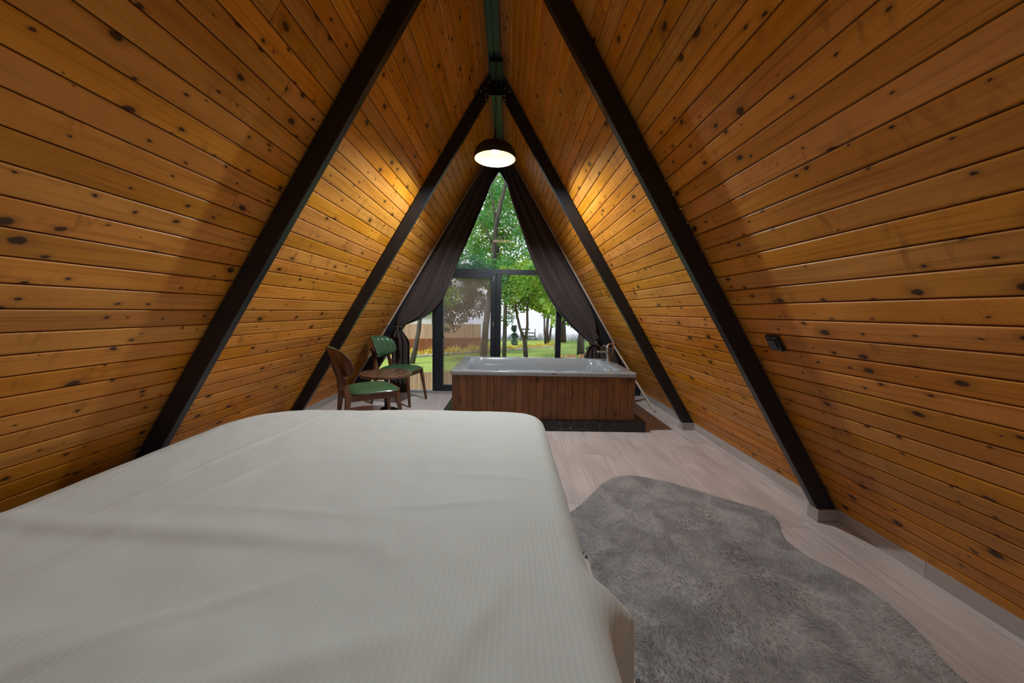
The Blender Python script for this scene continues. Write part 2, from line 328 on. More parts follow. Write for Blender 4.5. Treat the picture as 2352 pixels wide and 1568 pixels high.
# ================================================================ ROOM
HW=2.25756; AP=HW/.60095; SL=math.hypot(HW,AP); Y0=-2.1; YW=5.40
def wallpt(u,d,s):      # u up the slope, d = depth into the room from the board face
    return (s*(HW-u*.515094-d*.857133), u*.857133-d*.515094)
def wall(name,s,w,off,m,label):
    bm=bmesh.new(); prof=[]; u=off-w
    top=SL-.055
    while u<top:
        for du,d in ((0,-.012),(.0018,-.012),(.0020,-.0050),(.0062,-.0008),(.011,0),(w-.009,0),(w-.005,-.0008),(w-.0020,-.0040),(w-.0018,-.012)):
            uu=u+du
            if uu<.0: uu=0.0
            if uu>top: uu=top
            if prof and uu<=prof[-1][0]+1e-6: continue
            prof.append((uu,d))
        u+=w
    L=bm.loops.layers.uv.verify()
    a=[bm.verts.new((wallpt(u,d,s)[0],Y0,wallpt(u,d,s)[1])) for u,d in prof]; b=[bm.verts.new((wallpt(u,d,s)[0],YW,wallpt(u,d,s)[1])) for u,d in prof]
    for i in range(len(prof)-1):
        f=bm.faces.new((a[i],a[i+1],b[i+1],b[i]) if s<0 else (a[i],b[i],b[i+1],a[i+1]))
        for l in f.loops:
            k=i+1 if l.vert in (a[i+1],b[i+1]) else i; l[L].uv=(prof[k][0],l.vert.co.y)
    # outer skin of the roof
    o=[bm.verts.new((wallpt(u,-.12,s)[0],y,wallpt(u,-.12,s)[1])) for u in (-.02,SL+.06) for y in (Y0,YW)]
    bm.faces.new((a[0],b[0],o[1],o[0])); bm.faces.new((a[-1],o[2],o[3],b[-1])); bm.faces.new((o[0],o[1],o[3],o[2]))
    bm.faces.new(a+[o[2],o[0]]); bm.faces.new(b+[o[3],o[1]])
    bmesh.ops.recalc_face_normals(bm,faces=bm.faces)
    return struct(link(name,bm,m),label)
wall('wall_left',-1,WL,OL,'pine_left','sloping golden pine board wall on the left')
wall('wall_right',1,WR,OR,'pine_right','sloping golden pine board wall on the right')
bm=bmesh.new(); box(bm,-2.4,2.4,Y0,YW+.12,-.1,0); uvset(bm,lambda c,f:(c.x,c.y)); struct(link('floor',bm,'laminate'),'pale greyish oak laminate floor')
# baseboards
for s,n in ((-1,'left'),(1,'right')):
    bm=bmesh.new(); x0,x1=s*2.208,s*2.225
    hexa(bm,[(x0,Y0,0),(s*2.25,Y0,0),(s*2.25,YW-.02,0),(x0,YW-.02,0)],[(x0,Y0,.078),(s*2.212,Y0,.078),(s*2.212,YW-.02,.078),(x0,YW-.02,.078)])
    uvset(bm,lambda c,f:(c.z+.01,c.y)); struct(link('baseboard_'+n,bm,'skirt'),'pale laminate skirting along the %s wall'%n)
# rear wall behind the camera; unseen open window added to let daylight in
bm=bmesh.new()
wx0,wx1,wz0,wz1=-1.08,-.30,.45,1.80; xa=lambda z:(AP-z)*.60095
for pts in ([(-HW,0),(HW,0),(xa(wz0),wz0),(-xa(wz0),wz0)],[(-xa(wz0),wz0),(wx0,wz0),(wx0,wz1),(-xa(wz1),wz1)],[(wx1,wz0),(xa(wz0),wz0),(xa(wz1),wz1),(wx1,wz1)],[(-xa(wz1),wz1),(xa(wz1),wz1),(0,AP)]):
    f0=[bm.verts.new((x,Y0,z)) for x,z in pts]; f1=[bm.verts.new((x,Y0-.1,z)) for x,z in pts]
    bm.faces.new(f0); bm.faces.new(f1[::-1])
    for i in range(len(pts)): bm.faces.new((f0[i],f1[i],f1[(i+1)%len(pts)],f0[(i+1)%len(pts)]))
bmesh.ops.recalc_face_normals(bm,faces=bm.faces)
uvset(bm,lambda c,f:(c.z,c.x)); struct(link('wall_rear',bm,'pine_left'),'pine gable wall at the near end of the room')

# ---------------------------------------------------------------- A-frame rafters
WI=2.1267; KI=.60409; WO=2.247; KO=.60095
def rafter(y,s,label,zb=.078):
    t=thing('rafter',label,'beam',(s*2.15,y,zb),0,'black A-frame rafters')
    bm=bmesh.new(); ti=WI/KI-.02
    fx=lambda w,k,z:s*(w-k*z)
    zi,zo=3.50,3.60
    b=[(fx(WI,KI,zb),y,zb),(fx(WO,KO,zb),y,zb),(fx(WO,KO,zb),y+.052,zb),(fx(WI,KI,zb),y+.052,zb)]
    tp=[(fx(WI,KI,zi),y,zi),(fx(WO,KO,zo),y,zo),(fx(WO,KO,zo),y+.052,zo),(fx(WI,KI,zi),y+.052,zi)]
    L=Vector((s*2.15,y,zb)); b=[Vector(p)-L for p in b]; tp=[Vector(p)-L for p in tp]
    hexa(bm,b,tp,.004); bmesh.ops.recalc_face_normals(bm,faces=bm.faces)
    link('beam',bm,'black_paint',t)
    return t
NY,MY=2.0792,3.7848
r1=rafter(NY,-1,'long black rafter on the left wall behind the bed, nearest the camera')
r2=rafter(NY,1,'long black rafter on the right wall beside the grey rug, nearest the camera')
r3=rafter(MY,-1,'black rafter on the left wall behind the green chairs')
r4=rafter(MY,1,'black rafter on the right wall beside the bathtub')
# foot casings
def foot(i,y,s):
    bm=bmesh.new(); box(bm,min(s*2.078,s*2.21),max(s*2.078,s*2.21),y-.012,y+.066,0,.0775,.001)
    uvset(bm,lambda c,f:(c.z,c.x+c.y)); struct(link('trim_%d'%i,bm,'skirt'),'laminate casing around the foot of a black rafter')
for i,(y,s) in enumerate(((NY,-1),(NY,1),(MY,-1),(MY,1))): foot(i+1,y,s)
def gusset(y,label):
    t=thing('gusset_plate',label,'bracket',(0,y-.012,3.4),0)
    bm=bmesh.new(); P=[(-.082,3.405),(.082,3.405),(.15,3.43),(.19,3.40),(.03,3.68),(-.03,3.68),(-.19,3.40),(-.15,3.43)]
    P=[(-.080,3.405),(.080,3.405),(.185,3.425),(.035,3.67),(-.035,3.67),(-.185,3.425)]
    a=[bm.verts.new((x,-.006,z-3.4)) for x,z in P]; b=[bm.verts.new((x,.010,z-3.4)) for x,z in P]
    bm.faces.new(a); bm.faces.new(b[::-1])
    for i in range(len(P)): bm.faces.new((a[i],b[i],b[(i+1)%len(P)],a[(i+1)%len(P)]))
    bmesh.ops.recalc_face_normals(bm,faces=bm.faces); link('plate',bm,'black_paint',t)
    for x,z in ((-.10,3.47),(.10,3.47),(-.06,3.53),(.06,3.53),(0,3.62),(-.14,3.44),(.14,3.44)):
        bm=bmesh.new(); lathe(bm,[(0,.006),(.006,.0055),(.009,.002),(.009,0)],10); bmesh.ops.transform(bm,matrix=Matrix.Translation((x,-.006,z-3.4))@Matrix.Rotation(R(90),4,'X'),verts=bm.verts)
        link('bolt',bm,'screw',t,True)
    for s in (-1,1):
        bm=bmesh.new(); box(bm,s*.095-.006,s*.095+.006,-.01,.01,-.035,.02,.001); link('clip',bm,'screw',t)
gusset(NY,'black steel plate joining the nearest pair of rafters at the ridge')
gusset(MY,'black bolted steel plate joining the far pair of rafters under the ridge')
# ridge beam: twin channels
t=thing('ridge_beam','dark grey steel twin-channel ridge beam along the roof apex','beam',(0,Y0,3.55))
for s in (-1,1):
    bm=bmesh.new(); a,b=sorted((s*.004,s*.050)); box(bm,a,b,0,YW-Y0-.05,0,.012,.002); a2,b2=sorted((s*.046,s*.058)); box(bm,a2,b2,0,YW-Y0-.05,-.006,.07,.002)
    link('channel',bm,'grey_steel',t)
bm=bmesh.new(); box(bm,-.052,.052,0,YW-Y0-.05,.014,.05); link('web',bm,'black_steel',t)

# ---------------------------------------------------------------- pendant lamps
def pendant(y,label,bulb):
    t=thing('pendant_lamp',label,'lamp',(.018,y,3.55),0,'black dome pendant lamps under the ridge')
    bm=bmesh.new(); box(bm,-.062,.062,-.02,.24,-.045,.0,.004); link('canopy',bm,'lamp_black',t)
    z0=2.665-3.55
    bm=bmesh.new(); tube(bm,[(0,0,-.04),(0,0,z0+.265)],.0042,8); link('cable',bm,'lamp_black',t,True)
    prof=[(.0001,.272),(.006,.272),(.009,.262),(.011,.235),(.014,.200),(.020,.176),(.034,.160),(.060,.150),(.095,.141),(.130,.126),(.163,.100),(.186,.066),(.1945,.035),(.193,.015),(.189,.0)]
    bm=bmesh.new(); lathe(bm,[(r,z+z0) for r,z in prof],64); link('lamp_shade',bm,'lamp_black',t,True)
    ip=[(.189,.0),(.190,.015),(.1915,.035),(.183,.065),(.160,.098),(.128,.123),(.094,.138),(.060,.147),(.0001,.152)]
    bm=bmesh.new(); lathe(bm,[(r,z+z0) for r,z in ip],64); link('shade_lining',bm,'lamp_gold',t,True,'cream gold inside of the shade')
    bm=bmesh.new(); lathe(bm,[(.0001,.150+z0),(.016,.149+z0),(.016,.100+z0),(.0001,.100+z0)],20); sk=link('socket',bm,'lamp_black',t,True)
    bm=bmesh.new(); bmesh.ops.create_uvsphere(bm,u_segments=24,v_segments=14,radius=.030); bmesh.ops.translate(bm,verts=bm.verts,vec=(0,0,z0+.075))
    link('bulb',bm,bulb,t,True,'glowing white bulb')
pendant(3.46,'black dome pendant lamp with glowing bulb hanging before the window','bulb_a')
pendant(-.8,'black dome pendant lamp hanging behind the camera, mirrored in the window','bulb_b')

# ---------------------------------------------------------------- window wall
def frm(bm,x0,x1,z0,z1,y0=YW-.035,y1=YW+.035,bev=.003): box(bm,x0,x1,y0,y1,z0,z1,bev)
wt=struct(thing('window_1','black framed glazed gable looking on to the garden','window',(0,YW,0))); del wt['category']
def wpart(name,boxes,m='frame_black'):
    bm=bmesh.new()
    for b in boxes: frm(bm,*b)
    bmesh.ops.translate(bm,verts=bm.verts,vec=(0,-YW,0)); return link(name,bm,m,wt)
wpart('transom',[(-1.12,1.10,1.80,1.875)])
wpart('mullion',[(-.02,.054,.03,1.80)]); wpart('mullion',[(.883,.964,.03,1.80)]); wpart('mullion',[(-.972,-.937,.03,1.80)])
wpart('sill',[(.054,2.14,0,.06)]); wpart('sill',[(-2.14,-.97,0,.035)],'frame_rail')
for s in (-1,1):       # sloping side frames follow the roof
    bm=bmesh.new(); q=[]
    for d in (.0,.21):
        for y in (-.035,.035): pass
    def wp(u,d): x,z=wallpt(u,d,s); return x,z
    A=wp(0.0,.0); B=wp(SL-.02,.0); C_=(s*.0,AP-.47); D_=(s*(HW-.245),0)
    A=(s*HW,0); B=(0,AP); 
    pts=[A,B,C_,D_]
    a=[bm.verts.new((x,-.035,z)) for x,z in pts]; b=[bm.verts.new((x,.035,z)) for x,z in pts]
    bm.faces.new(a); bm.faces.new(b)
    for i in range(4): bm.faces.new((a[i],b[i],b[(i+1)%4],a[(i+1)%4]))
    bmesh.ops.recalc_face_normals(bm,faces=bm.faces); link('side_frame',bm,'frame_black',wt)
def pane(pts,y=0.0,name='glass_pane'):
    bm=bmesh.new(); bm.faces.new([bm.verts.new((x,y,z)) for x,z in pts]); return link(name,bm,'glass',wt)
sx=lambda z:(AP-.47-z)*(HW-.245)/(AP-.47)+.02
pane([(-sx(1.87),1.87),(sx(1.87),1.87),(0.0,AP-.46)],.004)
pane([(.05,.05),(.885,.05),(.885,1.81),(.05,1.81)],.004)
pane([(.96,.05),(sx(.05),.05),(sx(1.80),1.80),(.96,1.80)],.004)
pane([(-.97,.03),(-sx(.03),.03),(-sx(1.80),1.80),(-.97,1.80)],.004)
for s,n in ((-1,'left'),(1,'right')):        # tan edge strip
    i={-1:5,1:6}[s]; bm=bmesh.new()
    if s<0: P0=wallpt(.02,.0,s); P1=wallpt(SL-.12,.0,s)
    else: P0=wallpt(.93,.0,s); P1=wallpt(SL-.12,.0,s)
    off=s*-.018
    bar(bm,(P0[0]+off,YW-.058,P0[1]),(P1[0]+off,YW-.058,P1[1]),(.022,.030),(.022,.030),(0,1,0),.002)
    struct(link('trim_%d'%i,bm,'strip_wood'),'tan wooden strip where the %s wall meets the window'%n)
bm=bmesh.new(); bar(bm,(1.735,YW-.07,.80),(2.06,4.47,.006),(.022,.030),(.022,.034),(0,1,0),.002)
tag(link('loose_strip',bm,'strip_wood'),'pale loose trim strip leaning from the window corner to the floor behind the bathtub','trim')
# door leaf
dt=struct(thing('door_1','black framed glazed door leaf with pleated insect screen','door',(-.51,YW-.01,0))); del dt['category']
def dpart(name,boxes,m,y0,y1,bev=.004):
    bm=bmesh.new()
    for b in boxes: box(bm,b[0]+.51,b[1]+.51,y0,y1,b[2],b[3],bev)
    return link(name,bm,m,dt)
dpart('door_frame',[(-.937,-.808,.035,1.815),(-.100,-.022,.035,1.815),(-.81,-.10,1.735,1.815),(-.81,-.10,.035,.125)],'frame_black',-.045,.03)
dpart('threshold',[(-.97,-.02,0,.035)],'frame_rail',-.06,.04)
bm=bmesh.new(); bm.faces.new([bm.verts.new((x+.51,.012,z)) for x,z in ((-.81,.12),(-.10,.12),(-.10,1.74),(-.81,1.74))]); link('glass_pane',bm,'glass',dt)
bm=bmesh.new(); n=66
V=[[bm.verts.new((-.807+.51+(.706)*i/n,-.018+(.006 if i%2 else -.006),z)) for i in range(n+1)] for z in (.126,1.733)]
for i in range(n): bm.faces.new((V[0][i],V[0][i+1],V[1][i+1],V[1][i]))
link('insect_screen',bm,'screen',dt,False,'brownish pleated mesh')
bm=bmesh.new(); box(bm,-.845+.51,-.828+.51,-.056,-.044,.90,.96,.002); bar(bm,(-.835+.51,-.062,.945),(-.79+.51,-.066,.845),(.016,.012),(.012,.010),(0,1,0),.003)
link('door_handle',bm,'black_steel',dt)
for z in (1.70,1.02,.3):
    bm=bmesh.new(); tube(bm,[(-.060+.51,-.05,z),(-.060+.51,-.05,z+.07)],.006,8); link('hinge',bm,'frame_rail',dt,True)

# ---------------------------------------------------------------- curtains
def curtain(s,label):
    t=thing('curtain',label,'curtain',(s*1.43,5.24,0))
    L=Vector((s*1.43,5.24,0))
    if s<0:
        inner=[(0,(-.035,3.33)),(.12,(-.16,2.93)),(.35,(-.40,2.36)),(.55,(-.60,1.92)),(.72,(-.76,1.48)),(.85,(-.98,1.18)),(.95,(-1.26,1.06)),(1,(-1.41,1.01))]
        outer=[(0,(-.20,3.33)),(.3,(-.72,2.44)),(.6,(-1.16,1.70)),(.8,(-1.44,1.22)),(.9,(-1.475,1.09)),(1,(-1.47,1.0))]
        zt=1.0
    else:
        inner=[(0,(.050,3.33)),(.12,(.15,2.93)),(.35,(.36,2.36)),(.55,(.53,1.90)),(.72,(.74,1.46)),(.85,(.98,1.14)),(.95,(1.26,.90)),(1,(1.39,.80))]
        outer=[(0,(.20,3.33)),(.3,(.72,2.44)),(.6,(1.16,1.70)),(.78,(1.44,1.20)),(.9,(1.47,1.0)),(1,(1.45,.80))]
        zt=.80
    def it(keys,t_):
        # smooth-ish piecewise (Catmull-like by cosine blending of neighbours)
        for (a,pa),(b,pb) in zip(keys,keys[1:]):
            if t_<=b+1e-9:
                k=(t_-a)/(b-a); return (lerp(pa[0],pb[0],k),lerp(pa[1],pb[1],k))
        return keys[-1][1]
    def smooth(keys,t_):
        h=.05; acc=[0,0]
        for d in (-h,-h/2,0,h/2,h):
            p=it(keys,min(1,max(0,t_+d))); acc[0]+=p[0]/5; acc[1]+=p[1]/5
        k=min(1,min(t_,1-t_)/.05); p=it(keys,t_); return (lerp(p[0],acc[0],k),lerp(p[1],acc[1],k))
    def f(i,j):
        a=smooth(inner,j); b=smooth(outer,j)
        # weft spread: more gathers at the inner edge
        x=lerp(a[0],b[0],i); z=lerp(a[1],b[1],i)
        amp=.042*(1-.45*i)*(1-.5*j**3)
        ph=2*math.pi*(3.0*i**.75)+2.2*noise.noise(Vector((i*2.5,j*1.6,s*3)))
        y=amp*math.sin(ph+1.3*math.sin(j*3+s))-.016*math.exp(-(i/.035)**2)+.004*math.sin(2.3*ph+5*j)+.012*noise.noise(Vector((x*6,z*3,s)))
        gx=.008*math.cos(ph)*(1-j)
        return Vector((x+gx,5.27+y,z))-L
    bm=bmesh.new(); grid(bm,110,90,f); 
    o=link('upper_drape',bm,'curtain',t,True); md=o.modifiers.new('t','SOLIDIFY'); md.thickness=.004
    # lower drape
    if s<0: xa0,xa1,xb0,xb1=-1.50,-1.395,-1.56,-1.275
    else: xa0,xa1,xb0,xb1=1.385,1.475,1.30,1.52
    def g(i,j):
        k=min(1,j/.25); k=k*k*(3-2*k); x0=lerp(xa0,xb0,k); x1=lerp(xa1,xb1,k)
        z=lerp(zt,.03,j); ph=2*math.pi*3.8*i+.8*math.sin(5*i); amp=lerp(.012,.024,k)
        return Vector((lerp(x0,x1,i)+.006*math.cos(ph),5.265+amp*math.sin(ph+.8*j)+.006*math.sin(2.7*ph),z))-L
    bm=bmesh.new(); grid(bm,90,40,g); o=link('lower_drape',bm,'curtain',t,True); o.modifiers.new('t','SOLIDIFY').thickness=.004
    # tieback band, knot, bow
    bm=bmesh.new(); cx=s*1.435; pts=[]
    for k in range(17):
        a=2*math.pi*k/16; pts.append(Vector((cx+.058*math.cos(a),5.265+.045*math.sin(a),zt+.004*math.sin(2*a)))-L)
    tube(bm,pts,.013,8,False); tube(bm,[Vector((cx,5.21,zt))-L,Vector((cx+s*.03,5.205,zt-.004))-L],.022,10)
    if s<0: tube(bm,[Vector(p)-L for p in ((cx-.02,5.25,zt+.01),(cx-.12,5.27,zt+.005),(cx-.22,5.30,zt+.015))],[.008,.006,.006],8)
    else: tube(bm,[Vector(p)-L for p in ((cx+.03,5.26,zt+.03),(cx+.055,5.25,zt+.10),(cx+.045,5.25,zt+.14),(cx+.01,5.25,zt+.06))],[.012,.02,.018,.01],8)
    link('tieback',bm,'curtain',t,True)
    if s<0:
        bm=bmesh.new(); 
        tube(bm,[Vector(p)-L for p in ((cx,5.20,zt-.01),(cx-.03,5.19,zt-.06),(cx-.055,5.19,zt-.13),(cx-.02,5.185,zt-.15),(cx+.005,5.19,zt-.06),(cx,5.2,zt-.01))],[.008,.013,.016,.014,.010,.006],8)
        tube(bm,[Vector(p)-L for p in ((cx,5.20,zt-.02),(cx+.02,5.19,zt-.2),(cx+.03,5.19,zt-.42))],[.009,.014,.018],8)
        link('bow',bm,'curtain',t,True)
    else:
        def w(i,j):    # swag of cloth running from the tie to the wall strip
            a=(1.44,lerp(.80,.05,j)); b=(lerp(1.745,2.02,j**1.0),lerp(.745,.03,j)); sag=-.02*math.sin(math.pi*i)*(1-j)
            x=lerp(a[0],b[0],i); z=lerp(a[1],b[1],i)+sag
            return Vector((x,5.29+.014*math.sin(2*math.pi*(3.2*i**.7))*(.4+.6*j),z))-L
        bm=bmesh.new(); grid(bm,50,24,w); o=link('swag',bm,'curtain',t,True); o.modifiers.new('t','SOLIDIFY').thickness=.004
        def w2(i,j):
            z=lerp(.80,.60,j); return Vector((lerp(1.40,1.335-.02*math.sin(j*3),i*(1-abs(j-.35))),5.24,z))-L
        bm=bmesh.new(); tube(bm,[Vector(p)-L for p in ((1.41,5.235,.79),(1.36,5.23,.745),(1.315,5.23,.735),(1.35,5.235,.69))],[.012,.018,.012,.004],8); link('bow',bm,'curtain',t,True)
curtain(-1,'dark brown curtain tied back on the left of the window, behind the green chairs')
curtain(1,'dark brown curtain tied back on the right of the window, behind the bathtub')

# ================================================================ BATHTUB
TX0,TX1,TY0,TY1=-.417,1.524,3.715,4.90
t=thing('bathtub_plinth','low black marble plinth with white veins under the bathtub','plinth',(.54,4.3,0)); t2=t
bpy.data.objects.remove(t)
bm=bmesh.new(); box(bm,-.565-.54,1.640-.54,3.680-4.3,5.0-4.3,0,.112,.002); o=link('marble_plinth',bm,'marble'); o.location=(.54,4.3,0); tag(o,'low black marble plinth with white veins under the bathtub','plinth')
bt=thing('bathtub','white acrylic whirlpool bathtub clad in dark brown wooden boards','bathtub',(.5535,4.34,.112))
L=Vector(bt.location)
def clad(name,x0,x1,y0,y1,face,nb):
    bm=bmesh.new(); z0,z1=.112,.580; UV=bm.loops.layers.uv.verify(); w=.0746
    along=face in 'fb'; n=nb
    for k in range(n):
        if along: a=lerp(x0,x1,k/n); b=lerp(x0,x1,(k+1)/n); vs=box(bm,a+.0012,b-.0012,y0,y1,z0,z1,.0025)
        else: a=lerp(y0,y1,k/n); b=lerp(y0,y1,(k+1)/n); vs=box(bm,x0,x1,a+.0012,b-.0012,z0,z1,.0025)
    for f in bm.faces:
        for l in f.loops:
            c=l.vert.co; q=(c.x-x0)/(x1-x0)*n*w if along else (c.y-y0)/(y1-y0)*n*w
            l[UV].uv=(q,c.z+.0)
    bmesh.ops.translate(bm,verts=bm.verts,vec=-L); return link(name,bm,'cladding',bt)
clad('front_panel',TX0,TX1,TY0,TY0+.022,'f',26); clad('back_panel',TX0,TX1,TY1-.022,TY1,'b',26)
clad('side_panel',TX0,TX0+.022,TY0+.023,TY1-.023,'l',16); clad('side_panel',TX1-.022,TX1,TY0+.023,TY1-.023,'r',16)
# shell
def rr(cx,cy,hx,hy,r,n=10):
    pts=[]
    for (sx_,sy_,a0) in ((1,1,0),(-1,1,90),(-1,-1,180),(1,-1,270)):
        for k in range(n+1):
            a=R(a0+90*k/n); pts.append((cx+sx_*(hx-r)+r*math.cos(a),cy+sy_*(hy-r)+r*math.sin(a)))
    return pts
bm=bmesh.new(); cx=(TX0+TX1)/2; cy=(TY0+TY1)/2; hx=(TX1-TX0)/2+.012; hy=(TY1-TY0)/2+.008
icx,icy=cx-.02,cy-.01; ihx,ihy=hx-.115,hy-.085
loops=[(cx,cy,hx-.006,hy-.006,.02,.581),(cx,cy,hx,hy,.022,.585),(cx,cy,hx,hy,.022,.622),(cx,cy,hx-.004,hy-.004,.022,.627),(cx,cy,hx-.010,hy-.010,.02,.630),
 (icx,icy,ihx+.010,ihy+.010,.14,.630),(icx,icy,ihx+.003,ihy+.003,.14,.627),(icx,icy,ihx-.005,ihy-.005,.15,.62),(icx,icy,ihx-.03,ihy-.025,.16,.52),(icx,icy,ihx-.07,ihy-.06,.17,.34),(icx,icy,ihx-.11,ihy-.10,.18,.24),(icx,icy,ihx-.17,ihy-.16,.17,.205),(icx,icy,ihx-.5,ihy-.3,.1,.200)]
rings=[]
for (a,b,c,d,r,z) in loops: rings.append([bm.verts.new((x-L.x,y-L.y,z-L.z)) for x,y in rr(a,b,c,d,r)])
for a,b in zip(rings,rings[1:]):
    for k in range(len(a)): bm.faces.new((a[k],a[(k+1)%len(a)],b[(k+1)%len(a)],b[k]))
bm.faces.new(rings[-1]); bmesh.ops.recalc_face_normals(bm,faces=bm.faces)
for f in bm.faces:
    if f.normal.z<-.5 and f.calc_center_median().z>.0: pass
o=link('tub_shell',bm,'acrylic',bt,True)
for p in o.data.polygons: p.use_smooth=True
# moulded seat step inside
bm=bmesh.new(); box(bm,-.72,.30,.22,.44,-.0+.09,.235,.03,seg=4); link('seat_step',bm,'acrylic',bt,True)
# overflow
bm=bmesh.new(); lathe(bm,[(.0001,.012),(.012,.012),(.014,.006),(.026,.006),(.029,.0),(.029,-.004)],24); bmesh.ops.transform(bm,matrix=Matrix.Translation((1.372-L.x,4.18-L.y,.560-L.z))@Matrix.Rotation(R(-82),4,'Y')@Matrix.Scale(1.35,4),verts=bm.verts)
link('overflow_cap',bm,'chrome',bt,True,'round chrome overflow')
bm=bmesh.new(); lathe(bm,[(.0001,.006),(.03,.005),(.034,0)],24); bmesh.ops.translate(bm,verts=bm.verts,vec=(.35,0,.090)); link('drain',bm,'chrome',bt,True)
for jx in (-.55,-.2,.15):
    bm=bmesh.new(); lathe(bm,[(.0001,.008),(.012,.008),(.02,.004),(.022,0)],16); bmesh.ops.transform(bm,matrix=Matrix.Translation((jx,.497,.345))@Matrix.Rotation(R(82),4,'X'),verts=bm.verts); link('water_jet',bm,'chrome',bt,True)
bm=bmesh.new(); box(bm,.626-L.x,.688-L.x,-.0,.004,.0,.022,.0015); bmesh.ops.translate(bm,verts=bm.verts,vec=(0,TY0-.0125-L.y,.596-L.z)); bd=link('badge',bm,'tag',bt,False,'small metal badge with dark lettering')
bm=bmesh.new(); x=.632
for k in range(7):
    h=.010 if k in (0,3) else .006; bar(bm,(x-L.x,TY0-.0135-L.y,.602-L.z),(x+.003-L.x,TY0-.0135-L.y,.602+h-L.z),(.0018,.001),(.0018,.001),(0,1,0),0); 
    bar(bm,(x-L.x,TY0-.0135-L.y,.602-L.z),(x+.006-L.x,TY0-.0135-L.y,.6025-L.z),(.0018,.001),(.0018,.001),(0,1,0),0); x+=.0072
link('lettering',bm,'plastic_black',bd)
bd.matrix_parent_inverse=Matrix()
# tap on the far right corner of the rim
tp=thing('bath_tap','chrome bath tap with a long level spout on the right rim of the tub','tap',(1.475,4.60,.630))
bm=bmesh.new(); tube(bm,[(0,0,0),(-.001,0,.03),(-.006,0,.07),(-.016,0,.097),(-.036,0,.106),(-.075,0,.103),(-.105,0,.103),(-.118,0,.106)],[.019,.017,.015,.013,.010,.008,.008,.009],12); tube(bm,[(-.112,0,.112),(-.112,0,.094)],.010,12); link('spout',bm,'chrome',tp,True)
bm=bmesh.new(); lathe(bm,[(.0001,.006),(.026,.006),(.028,0)],20); link('base_flange',bm,'chrome',tp,True)
bm=bmesh.new(); tube(bm,[(-.012,0,.100),(-.012,0,.135),(-.013,0,.165)],[.012,.010,.016],12); tube(bm,[(-.013,0,.165),(-.045,-.004,.168),(-.066,-.006,.166)],[.010,.006,.006],10); tube(bm,[(-.02,0,.17),(.012,.0,.186)],[.008,.009],10); link('lever',bm,'chrome',tp,True)
bm=bmesh.new(); tube(bm,[(.055,.03,0),(.055,.03,.16),(.05,.03,.178),(.034,.025,.184),(.0,.02,.184)],.009,10); tp.scale=(1.22,1.22,1.22); o=link('hose_pipe',bm,'copper',tp,True,'copper brown pipe')

